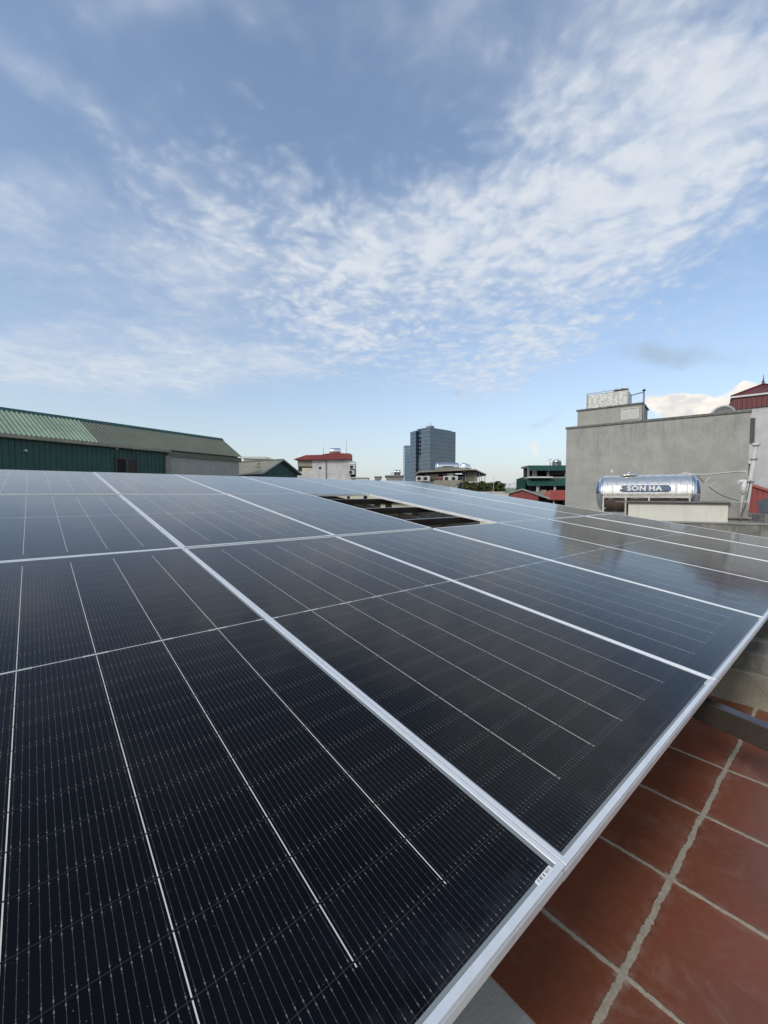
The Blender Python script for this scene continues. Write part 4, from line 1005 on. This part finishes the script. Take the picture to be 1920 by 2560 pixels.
# red shed far right
F = Fac((at(1868, 1250, 17).x, 17.), rad(-46))
t = F.thing('red_shed', 'red ribbed metal shed at the right edge behind the leaning pole', 'shed')
x0, z0 = F.at(1869, 1210); x1, z1 = F.at(1925, 1228)
b = MB(); n = 16
for i in range(n):
    a = (x1 + 2 - x0) * i / n + x0; c_ = a + (x1 + 2 - x0) / n * .84; h = lambda x: z0 + (z1 - z0) * (x - x0) / (x1 - x0)
    b.add([(a, -.03, GZ), (c_, -.03, GZ), (c_, -.03, h(c_)), (a, -.03, h(a)), (a, .0, GZ), (c_, .0, GZ), (c_, .0, h(c_)), (a, .0, h(a))], [(0, 1, 2, 3), (0, 3, 7, 4), (1, 5, 6, 2), (3, 2, 6, 7), (4, 7, 6, 5)])
b.build('wall_cladding', M['red'], t)
MB().prism([(x0, GZ), (x1 + 2, GZ), (x1 + 2, h(x1 + 2)), (x0, z0)], .001, 3.).build('wall', M['red'], t)
MB().prism([(x0 - .1, z0 + .0), (x1 + 2, h(x1 + 2)), (x1 + 2, h(x1 + 2) + .06), (x0 - .1, z0 + .07)], -.12, 3.1).build('roof_edge', M['red_tile'], t)
xr_, zr = F.at(1897, 1213, 3.2)
MB().prism([(xr_, zr - .3), (xr_ + 3.5, zr + 1.2), (xr_ + 3.5, GZ), (xr_, GZ)], 3.2, 6).build('rear_roof', M['red_tile'], t)
# blocks at the far right, with a dark green sheet
F = Fac((at(1870, 1285, 12.5).x, 12.5), -.25)
t = F.thing('mossy_blocks', 'stained concrete wall stubs at the right edge beside the leaning pole foot', 'wall')
x0, z1 = F.at(1878, 1284); x1, _ = F.at(1960, 1300)
MB().box(x0, x1, .0, .5, RZ - 1., z1).build('wall', M['mossy'], t, bev=.02); MB().box(x0 + .02, x0 + .62, -.6, -.001, RZ - 1., z1 - .0).build('return_wall', M['mossy'], t)
xq, zq = F.at(1903, 1283); x9, z9 = F.at(1925, 1256)
t = F.thing('tarpaulin', 'dark grey sheet propped over the concrete stubs at the right edge', 'tarpaulin')
MB().add([(xq, .1, zq), (x9 + .8, .1, zq), (x9 + .8, .8, z9 + .3), (x9, .6, z9), (xq, .1, zq + .02), (x9 + .8, .1, zq + .02), (x9 + .8, .8, z9 + .32), (x9, .6, z9 + .02)],
         [(0, 3, 2, 1), (4, 5, 6, 7), (0, 1, 5, 4), (1, 2, 6, 5), (2, 3, 7, 6), (3, 0, 4, 7)]).build('sheet', M['slate'], t)

# mossy parapet along the array's right end
pa0, pa1 = at(1651, 1302.5, 9.5), at(1920, 1309.5, 8.55)
dd = Vector((pa1.x - pa0.x, pa1.y - pa0.y, 0)); an = math.atan2(dd.y, dd.x)
t = thing('parapet', 'long moss stained concrete parapet below the cream white wall', 'parapet', (pa0.x, pa0.y, 0), an)
MB().box(-2.2, 6.5, 0, .16, -1.2, pa0.z - .0345).build('wall', M['mossy'], t)
MB().box(-2.2, 6.5, -.02, .18, pa0.z - .034, pa0.z).build('coping', M['concrete'], t, bev=.006)

# ------------------------------------------------------------------ what shows through the opening under the panels
F = Fac((at(1000, 1250, 15.5).x, 15.5), rad(-6))
t = F.thing('cream_house', 'cream walled house with dark windows seen through the opening in the array', 'house')
MB().box(-9, 4., 0, 3, GZ, CAM_Z + .02).build('wall', M['cream'], t)
for px, py, w_, h_ in ((871, 1243, 5.5, 9), (943, 1264, 15, 11), (971, 1264, 15, 11)):
    x, z = F.at(px, py); k_ = 15.5 / FPX
    o = MB().box(x - w_ * k_ / 2 - .05, x + w_ * k_ / 2 + .05, -.04, -.002, z + h_ * k_ / 2, z + h_ * k_ / 2 + .06).box(x - w_ * k_ / 2 - .05, x + w_ * k_ / 2 + .05, -.05, -.002, z - h_ * k_ / 2 - .05, z - h_ * k_ / 2).build('window', M['pvc'], t)
    MB().box(x - w_ * k_ / 2, x + w_ * k_ / 2, -.03, -.003, z - h_ * k_ / 2, z + h_ * k_ / 2).build('pane', M['dark'], o)
x, z = F.at(895, 1257); MB().box(-9, 4., -.12, -.001, z, z + .06).build('ledge', M['concrete'], t)
F = Fac((at(1085, 1285, 10.8).x, 10.8), rad(-6))
t = F.thing('stained_wall', 'low dark stained concrete wall seen through the right part of the opening', 'wall')
x0, z1 = F.at(1030, 1277); x1, _ = F.at(1200, 1277)
MB().box(x0, x1, 0, .2, -.6, z1).build('wall', M['mossy'], t)
MB().box(x0 - .25, x0, -.1, .3, -.6, z1 + .1).build('pier', M['concrete'], t)
